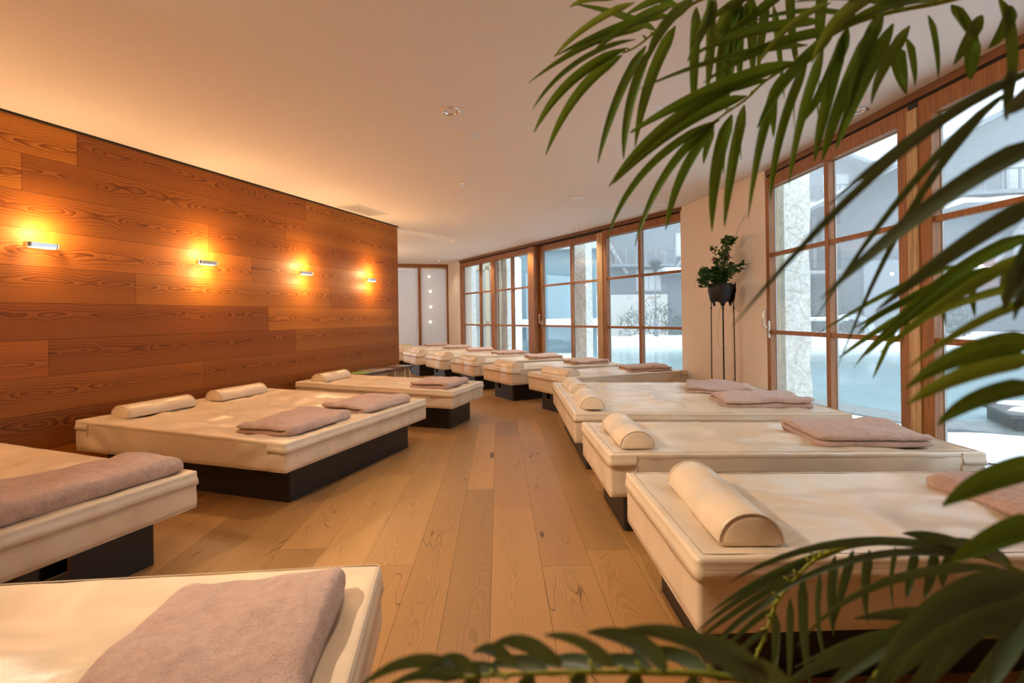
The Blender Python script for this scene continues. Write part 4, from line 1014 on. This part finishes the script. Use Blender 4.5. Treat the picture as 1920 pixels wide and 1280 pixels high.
# ------------------------------------------------------------------ outdoors
def gz(x, y): return -.10 + .03*nz(x*.5, y*.5, 3)
b = MB()
b.box((-30, -12, -.9), (70, 70, -.16)); tag(b.build('ground', M['snow']), kind='structure')
def patch(name, pts, z, mat, th=.06, label=None):
    bb = MB(); lo = bb.verts([(x, y, z-th) for x, y in pts]); hi = bb.verts([(x, y, z) for x, y in pts])
    bb.face(hi); bb.face(list(reversed(lo)))
    for k in range(len(pts)):
        k2 = (k+1) % len(pts); bb.face((lo[k], lo[k2], hi[k2], hi[k]))
    return tag(bb.build(name, mat), kind='structure')
patch('water', [(3.9, 9.3), (5.0, 6.1), (7.2, 4.6), (13, 3.0), (26, 8), (22, 17.2), (13.5, 18.6), (8.2, 20.2), (4.8, 20.8), (2.6, 17.5), (2.4, 13.0)], -.10, M['water'])
# stone edge of the pool
edge = [(2.2, 13.2), (2.35, 12.6), (3.75, 9.1), (4.85, 5.95), (7.1, 4.4), (13, 2.75)]
b = MB(); inn = [(x+.10, y+.12) for x, y in edge]; outp = [(x-.24, y-.26) for x, y in edge]
rows = [[(o[0], o[1], -.16), (o[0], o[1], -.095), (i[0], i[1], -.075), (i[0], i[1], -.16)] for o, i in zip(outp, inn)]
b.loft(rows, 0, True, True, True, smooth=False); tag(b.build('kerb', M['slate']), kind='structure')
def snowbank(name, line, wd__, h, label, seed, toward=(1, 1)):
    bb = MB(); rows = []
    pts = catmull([(x, y, 0) for x, y in line], 6)
    for i, p in enumerate(pts):
        t = (pts[min(i+1, len(pts)-1)]-pts[max(i-1, 0)]).normalized(); s = Vector((-t.y, t.x, 0))
        rows.append([p + s*(q-.5)*wd__ + Vector((0, 0, -.16 + h*math.sin(math.pi*q)**.7*(1+.35*nz(p.x*.5+seed, p.y*.5, q*2)) + .06*nz(p.x*2, p.y*2+q*6, seed))) for q in [k/10 for k in range(11)]])
    bb.loft(rows, 0, False); return tag(bb.build(name, M['snow']), label, 'snow', 'snow banks round the pool')
snowbank('snow_bank', [(3.9, 23.3), (5.6, 22.7), (9, 22.0), (14, 20.4), (23, 18.8), (30, 13)], 4.2, .42, 'long snow bank on the far side of the outdoor pool', 1)
snowbank('snow_bank', [(3.6, 7.6), (4.4, 5.4), (6.2, 3.7), (9.5, 2.3)], 1.5, .06, 'trodden snow strip just outside the right glazing', 2)
def column(x, y, w, d, h, label, rot=0, mat='stone'):
    bb = MB(); n = 14; rows = []
    for i in range(n+1):
        z = -.16 + (h+.16)*i/n; ring = []
        for px, py in ((-1, -1), (-.33, -1), (.33, -1), (1, -1), (1, -.3), (1, .3), (1, 1), (.33, 1), (-.33, 1), (-1, 1), (-1, .3), (-1, -.3)):
            k = 1 + .10*nz(px*3+x, py*3+y, z*4)
            ring.append((px*w/2*k, py*d/2*k, z))
        rows.append(ring)
    bb.loft(rows, 0, True, True, True, smooth=False); o = bb.build('stone_column', M[mat]); o.location = (x, y, 0); o.rotation_euler = (0, 0, R(rot))
    return tag(o, label, 'column', 'rough stone columns outside the glazing')
column(-1.24, 14.25, .34, .4, 3.4, 'rough pale stone column outside the farthest window', -30)
column(-.17, 12.75, .36, .4, 3.4, 'rough pale stone column outside the second far window', -30)
column(1.50, 10.75, .27, .36, 3.4, 'rough pale stone column outside the sliding door', -30)
column(3.33, 6.18, .30, .45, 3.4, 'rough pale stone column outside the right glazing by the plaster pier', 0)
for x, y, l in ((-.32, 12.45, 'pale timber stud beside the second stone column'), (3.10, 5.98, 'pale timber stud beside the right stone column')):
    b = MB(); k_ = .045 if x < 1 else .024; b.box((-k_, -k_, -.12), (k_, k_, 3.0)); o = b.build('timber_stud', M['paleoak']); o.location = (x, y, 0); o.rotation_euler = (0, 0, R(-30)); tag(o, l, 'post', 'outdoor timber studs')
# neighbouring wing with grey panels behind the first windows
t = thing('side_wing', 'grey panelled wing with pale timber frames behind the farthest windows', 'building', (-1.6, 17.2, 0), R(-12))
b = MB(); b.box((-1.6, 0, -.16), (1.1, 2, 3.3)); b.build('wall', M['grey'], t)
b = MB()
for x in (-1.6, -.75, .05, .75): b.box((x, -.05, -.16), (x+.14, .0, 3.1))
for z in (.9, 2.75): b.box((-1.6, -.05, z), (1.1, -.01, z+.13))
b.build('timber_frame', M['paleoak'], t)
# low glazed pool house behind the sliding door
t = thing('pool_house', 'low blue grey glazed pool house behind the sliding door', 'building', (1.55, 18.6, 0), R(-8))
b = MB(); b.box((-1.2, 0, -.16), (1.5, 4, 3.55)); b.build('glass_wall', M['poolhouse'], t)
b = MB(); b.box((-1.5, -.5, 3.55), (1.8, 4.2, 3.78)); b.build('roof', M['chalet_pale'], t)
b = MB(); b.box((-1.25, -.42, .80), (1.55, .02, 1.08)); b.build('snowy_ledge', M['snow'], t)
b = MB()
for x in (-.55, .62): b.box((x, -.3, -.16), (x+.10, -.2, .80))
b.build('railing_post', M['chalet_pale'], t)
def gable(name, label, loc, rot, w, dpt, eave, ridge, over=.7, sc=1.0, windows=(), ledges=(), braces=(), openings=(), rail=()):
    """chalet: ridge runs along local y; the front gable faces -y"""
    t = thing(name, label, 'chalet', loc, R(rot), 'chalets beyond the pool')
    t.scale = (sc, sc, sc)
    b = MB(); pts = [(-w/2, -.16), (w/2, -.16), (w/2, eave), (0, ridge), (-w/2, eave)]
    lo = b.verts([(x, 0, z) for x, z in pts]); hi = b.verts([(x, dpt, z) for x, z in pts])
    b.face(lo); b.face(list(reversed(hi)))
    for k in range(5):
        k2 = (k+1) % 5; b.face((lo[k2], lo[k], hi[k], hi[k2]))
    b.build('wall', M['chalet'], t)
    sl = (ridge-eave)/(w/2); b = MB(); s_ = MB()
    for sg in (-1, 1):
        xe = sg*(w/2+over); ze = eave - sl*over
        for mb, z0, z1, yo in ((b, .04, .26, -over), (s_, .261, .44, -over+.12)):
            p = [(0, ridge+z0), (xe, ze+z0), (xe, ze+z1), (0, ridge+z1)]
            a = mb.verts([(x, yo, z) for x, z in p]); c = mb.verts([(x, dpt+over, z) for x, z in p])
            mb.face(a if sg > 0 else list(reversed(a))); mb.face(list(reversed(c)) if sg > 0 else c)
            for k in range(4):
                k2 = (k+1) % 4; q = (a[k2], a[k], c[k], c[k2]); mb.face(q if sg > 0 else tuple(reversed(q)))
    b.build('roof', M['chalet'], t); s_.build('roof_snow', M['snow'], t)
    for x, z, ww, hh in windows:
        f = MB(); f.box((x-ww/2-.08, -.07, z-.08), (x+ww/2+.08, -.002, z+hh+.08)); fo_ = f.build('window_surround', M['chalet_pale'], t)
        f = MB()
        f.box((x-ww/2, -.09, z), (x-.04, -.072, z+hh)); f.box((x+.04, -.09, z), (x+ww/2, -.072, z+hh)); f.build('window_glass', M['chalet_glass'], fo_)
    for x0, x1, z, dd in ledges:
        f = MB(); f.box((x0, -dd, z-.14), (x1, 0, z)); lo_ = f.build('porch_roof', M['chalet'], t)
        f = MB(); rows = []
        n = max(4, int((x1-x0)/.4))
        for i in range(n+1):
            x = x0-.08 + (x1-x0+.16)*i/n; h = .24+.09*nz(x*1.3, z, 2); e = .06*nz(x*2.1, z, 5)
            rows.append([(x, -dd-.10+e, z), (x, -dd-.14+e, z+h*.5), (x, -dd+.05, z+h), (x, 0, z+h), (x, 0, z)])
        f.loft(rows, 0, True, True, True); f.build('porch_snow', M['snow'], lo_)
    for x, z0, z1, lean in braces:
        f = MB(); f.tube([(x, -.28, z0), (x+lean, -.28, z1)], .11, 6); f.build('brace', M['chalet_pale'], t)
    for x0, x1, z0, z1, nb in rail:
        f = MB(); f.box((x0, -1.2, z0-.16), (x1, 0, z0)); f.box((x0, -1.2, z1-.07), (x1, -1.12, z1))
        for k in range(nb): x = x0 + (x1-x0)*k/(nb-1); f.box((x-.04, -1.2, z0), (x+.04, -1.13, z1))
        f.build('balcony', M['chalet'], t)
    return t
gable('chalet', 'broad grey wooden chalet with snowy porch roofs straight behind the pool', (19.8, 36.0, 0), -4, 10.4, 9, 9.3, 11.5, 1.2, sc=1.125, windows=((-1.2, 8.8, 1.5, 1.0), (2.6, 8.5, 1.4, 1.0), (-1.0, 5.0, 1.6, 1.4), (2.6, 5.0, 1.6, 1.4), (-.6, 1.0, 1.3, 1.8), (3.0, 1.0, 1.6, 1.5)),
      ledges=((-5.2, 2.6, 7.3, 1.6), (-5.2, 3.4, 3.3, 1.6)), braces=((-.6, 5.0, 6.9, -1.2), (3.2, 5.0, 6.9, 1.2), (1.2, 3.8, 6.9, 0)), rail=((-4.8, 4.8, 7.8, 8.7, 16),))
gable('chalet', 'large grey chalet with a long snowy eave at the right edge of the view', (26.2, 21.6, 0), -10, 14, 10, 8.5, 12.0, 1.4, windows=((-3.6, 6.4, 1.8, 1.4), (2.2, 6.4, 1.8, 1.4), (-3.4, 3.2, 1.8, 1.4), (2.4, 3.2, 1.8, 1.4)),
      ledges=((-7.2, 7.2, 5.6, 1.7), (-7.2, 7.2, 2.7, 1.6)), braces=((-5.2, 3.2, 5.2, 1.2), (5.0, 3.2, 5.2, -1.2), (-2.4, 3.0, 5.2, 0)), rail=((-6.8, 6.8, 6.2, 7.1, 22),))
gable('chalet', 'grey chalet with deep eaves and a stone base seen through the last far window', (8.1, 26.6, 0), 4, 8.5, 6.5, 6.3, 9.2, 1.3, sc=.845, windows=((1.4, 5.0, 1.6, 1.3), (-1.2, 2.9, 1.4, 1.2), (2.2, .8, 1.6, 1.6)),
      ledges=((-.6, 4.6, 3.9, 1.4),), braces=((.2, 3.9, 5.9, 1.6), (-2.6, 3.9, 5.9, -1.2)), rail=((-4.1, 0, 4.4, 5.3, 8),))
b = MB(); b.box((-2.4, -.4, -.16), (2.2, .2, 2.6)); o = b.build('stone_base', M['stone']); o.location = (6.0, 26.1, 0); o.scale = (.845, .845, .845); o.rotation_euler = (0, 0, R(4)); tag(o, 'low pale stone wall before the chalet of the last far window', 'wall')
b = MB(); n = 12; rows = []
for i in range(n+1):
    a = -20 + 150*i/n; rows.append([(p*.0+20*math.cos(R(a)), 0, 0) for p in (0,)])
# mountain behind
b = MB(); rows = []
for i in range(31):
    a = R(20 + 95*i/30); r0 = 120; h = 26 + 22*nz(i*.23, 1, 0) + 5*nz(i*.9, 2, 0)
    rows.append([(r0*math.cos(a), r0*math.sin(a), -2), (r0*1.1*math.cos(a), r0*1.1*math.sin(a), h*.6), (r0*1.3*math.cos(a), r0*1.3*math.sin(a), h)])
b.loft(rows, 0, False); tag(b.build('hill', M['snow']), kind='structure')
def bush(x, y, w, h, label, seed):
    rng = random.Random(seed); bb = MB()
    for k in range(420):
        a = rng.uniform(0, 6.28); rr = w*math.sqrt(rng.random()); z = h*rng.random()**.8*(1-.5*(rr/w)**2)
        p = Vector((rr*math.cos(a), rr*.7*math.sin(a), z-.1)); d = Vector((rng.uniform(-1, 1), rng.uniform(-1, 1), rng.uniform(.2, 1.3))).normalized()*rng.uniform(.18, .42)
        bb.tube([p, p+d], [.02, .004], 4)
    o = bb.build('bush', M['bush']); o.location = (x, y, 0); return tag(o, label, 'bush', 'bare winter bushes by the pool')
bush(6.4, 23.6, 1.5, 2.0, 'wide bare winter bush left of the garden lamp', 1)
bush(8.8, 23.9, 1.3, 1.7, 'bare winter bush right of the garden lamp', 2)
bush(14.5, 23.4, 1.6, 2.0, 'bare bush on the snow bank left of the stone chute', 3)
bush(16.6, 20.4, 1.6, 2.0, 'bare bush behind the right hand snow bank', 4)
bush(23.0, 19.5, 1.6, 1.8, 'bare bush near the large right chalet', 5)
t = thing('garden_lamp', 'slim garden lamp post with a mushroom head on the snow bank', 'lamp', (6.18, 22.0, -.1))
b = MB(); b.tube([(0, 0, 0), (0, 0, 1.1)], .10, 10); b.tube([(0, 0, 1.1), (0, 0, 3.15)], .035, 8); b.build('pole', M['chalet'], t)
b = MB(); b.lathe([(.03, 3.10), (.10, 3.16), (.13, 3.30), (.27, 3.46), (.24, 3.60), (.10, 3.66), (.01, 3.67)], 16, cap1=True); b.build('head', M['darkdeck'], t)
# curved water chute at the pool rim
t = thing('water_chute', 'arched snow covered water chute on the far pool rim', 'fountain', (11.6, 17.6, -.15), R(-20))
b = MB(); rows = []
for i in range(15):
    a = R(-5 + 190*i/14); r = .62; c = Vector((r*math.cos(a), 0, .55 + r*math.sin(a)))
    rows.append([c + Vector((q*.09*math.cos(a), w, q*.09*math.sin(a))) for q, w in ((-1, -.3), (1, -.3), (1, .3), (-1, .3))])
b.loft(rows, 0, True, True, True, smooth=False); b.build('arch', M['chalet_pale'], t)
b = MB(); b.box((-1.6, -.35, 1.02), (-.1, .35, 1.16)); b.build('snow_cap', M['snow'], t, bevel=.05)
# dark slate plinth in the pool edge, with snow patches
t = thing('deck_block', 'low dark slate block with patches of snow at the pool edge', 'deck', (6.35, 5.35, -.16), R(-28))
b = MB(); b.box((-.95, -.45, 0), (1.6, .45, .20)); b.build('block', M['darkdeck'], t, bevel=.01)
b = MB(); b.box((-1.02, -.52, .20), (1.66, .52, .25)); b.build('slab', M['darkdeck'], t, bevel=.01)
b = MB()
for cx_, cy_, r1_, r2_ in ((-.5, -.22, .42, .16), (.35, .15, .5, .2), (-.6, .28, .28, .12), (.7, -.28, .45, .13), (1.2, .2, .3, .2)):
    ring = [(cx_ + r1_*math.cos(2*math.pi*k/18)*(1+.3*nz(k*.7, cx_, 1)), cy_ + r2_*math.sin(2*math.pi*k/18)*(1+.3*nz(k*.7, cy_, 2))) for k in range(18)]
    b.loft([[(x, y, .25) for x, y in ring], [(cx_+(x-cx_)*.9, cy_+(y-cy_)*.9, .285) for x, y in ring]], 0, True, False, True)
b.build('snow_patch', M['snow'], t)

def mat_mist():
    t = NT('pool_steam'); v = t.n('VolumeScatter'); v.inputs[0].default_value = (.90, .97, 1, 1); v.inputs['Density'].default_value = .016; v.inputs['Anisotropy'].default_value = .2
    t.l(v.outputs[0], t.out.inputs['Volume']); return t.m
M['mist'] = mat_mist()
b = MB(); mp = [(4.2, -9), (60, -9), (60, 62), (-6, 62), (-4.2, 22), (1.9, 11.6), (3.6, 8.4)]
lo = b.verts([(x, y, -.3) for x, y in mp]); hi = b.verts([(x, y, 13) for x, y in mp]); b.face(hi); b.face(list(reversed(lo)))
for k in range(len(mp)):
    k2 = (k+1) % len(mp); b.face((lo[k], lo[k2], hi[k2], hi[k]))
tag(b.build('mist', M['mist']), 'thin cold mist hanging over the outdoor pool and garden', 'mist', kind='stuff')

# ------------------------------------------------------------------ light
w = bpy.data.worlds.new('sky'); SC.world = w; w.use_nodes = True
bg = w.node_tree.nodes['Background']; nt = w.node_tree
tc = nt.nodes.new('ShaderNodeTexCoord'); sp = nt.nodes.new('ShaderNodeSeparateXYZ'); nt.links.new(tc.outputs['Generated'], sp.inputs[0])
rp = nt.nodes.new('ShaderNodeValToRGB'); nt.links.new(sp.outputs[2], rp.inputs[0])
rp.color_ramp.elements[0].position = .0; rp.color_ramp.elements[0].color = (.70, .84, .95, 1)
rp.color_ramp.elements[1].position = .5; rp.color_ramp.elements[1].color = (.80, .91, 1.0, 1)
nt.links.new(rp.outputs[0], bg.inputs[0]); bg.inputs[1].default_value = 2.2
for (x, y, l, lit, r), pw in list(zip(DL[:2], (50, 30))) + [(d, 48) for d in DL[3:6]] + [(DL[6], 10)]:
    li = bpy.data.lights.new('downlight_beam', 'SPOT'); li.energy = pw; li.color = (1, .84, .66); li.spot_size = R(120); li.spot_blend = .8; li.shadow_soft_size = .04
    o = bpy.data.objects.new('downlight_beam', li); o.location = (x, y, CZ-.02); COL.objects.link(o)
for x, y in ((-.38, 1.65), (-2.6, 1.6), (-1.6, -1.2), (.6, -1.2)):
    downlight(x, y, 'round chrome downlight on the ceiling behind the viewpoint', True)
    li = bpy.data.lights.new('downlight_beam', 'SPOT'); li.energy = {1.65: 36, 1.6: 300}.get(y, 3); li.color = (1, .79, .57); li.spot_size = R(98); li.spot_blend = .8; li.shadow_soft_size = .05
    o = bpy.data.objects.new('downlight_beam', li); o.location = (x, y, CZ-.02); COL.objects.link(o)
    if y == 1.6: li.spot_blend = 1.0; o.rotation_euler = Vector((3.4, .8, -1.75)).to_track_quat('-Z', 'Y').to_euler()
# lamp on the back of the wood wall, lighting the hall beyond it
p = W0 + wd*4.3 - wn*.45 + Vector((0, 0, 2.05)); point(p, 45, (1, .62, .33), .03)
p = W0 + wd*7.2 - wn*2.6 + Vector((0, 0, 2.05)); point(p, 45, (1, .64, .36), .03)

# ------------------------------------------------------------------ camera
cam = bpy.data.cameras.new('camera'); co = bpy.data.objects.new('camera', cam); COL.objects.link(co)
cam.lens = 18; cam.sensor_width = 36; cam.shift_y = -47.5/1920; cam.clip_start = .02; cam.clip_end = 400
co.matrix_world = Matrix.Translation((0, 0, 1.2)) @ Matrix.Rotation(R(90), 4, 'X') @ Matrix.Rotation(-.0145, 4, 'Z')
cam.dof.use_dof = True; cam.dof.focus_distance = 4.6; cam.dof.aperture_fstop = 4.0
SC.camera = co
SC.view_settings.view_transform = 'Standard'; SC.view_settings.look = 'None'; SC.view_settings.gamma = 1.0
SC.view_settings.use_curve_mapping = False; SC.view_settings.exposure = 0.7
SC.cycles.adaptive_threshold = .015; SC.cycles.max_bounces = 7; SC.cycles.diffuse_bounces = 4; SC.cycles.glossy_bounces = 3; SC.cycles.volume_bounces = 0; SC.cycles.transparent_max_bounces = 16; SC.cycles.caustics_reflective = False
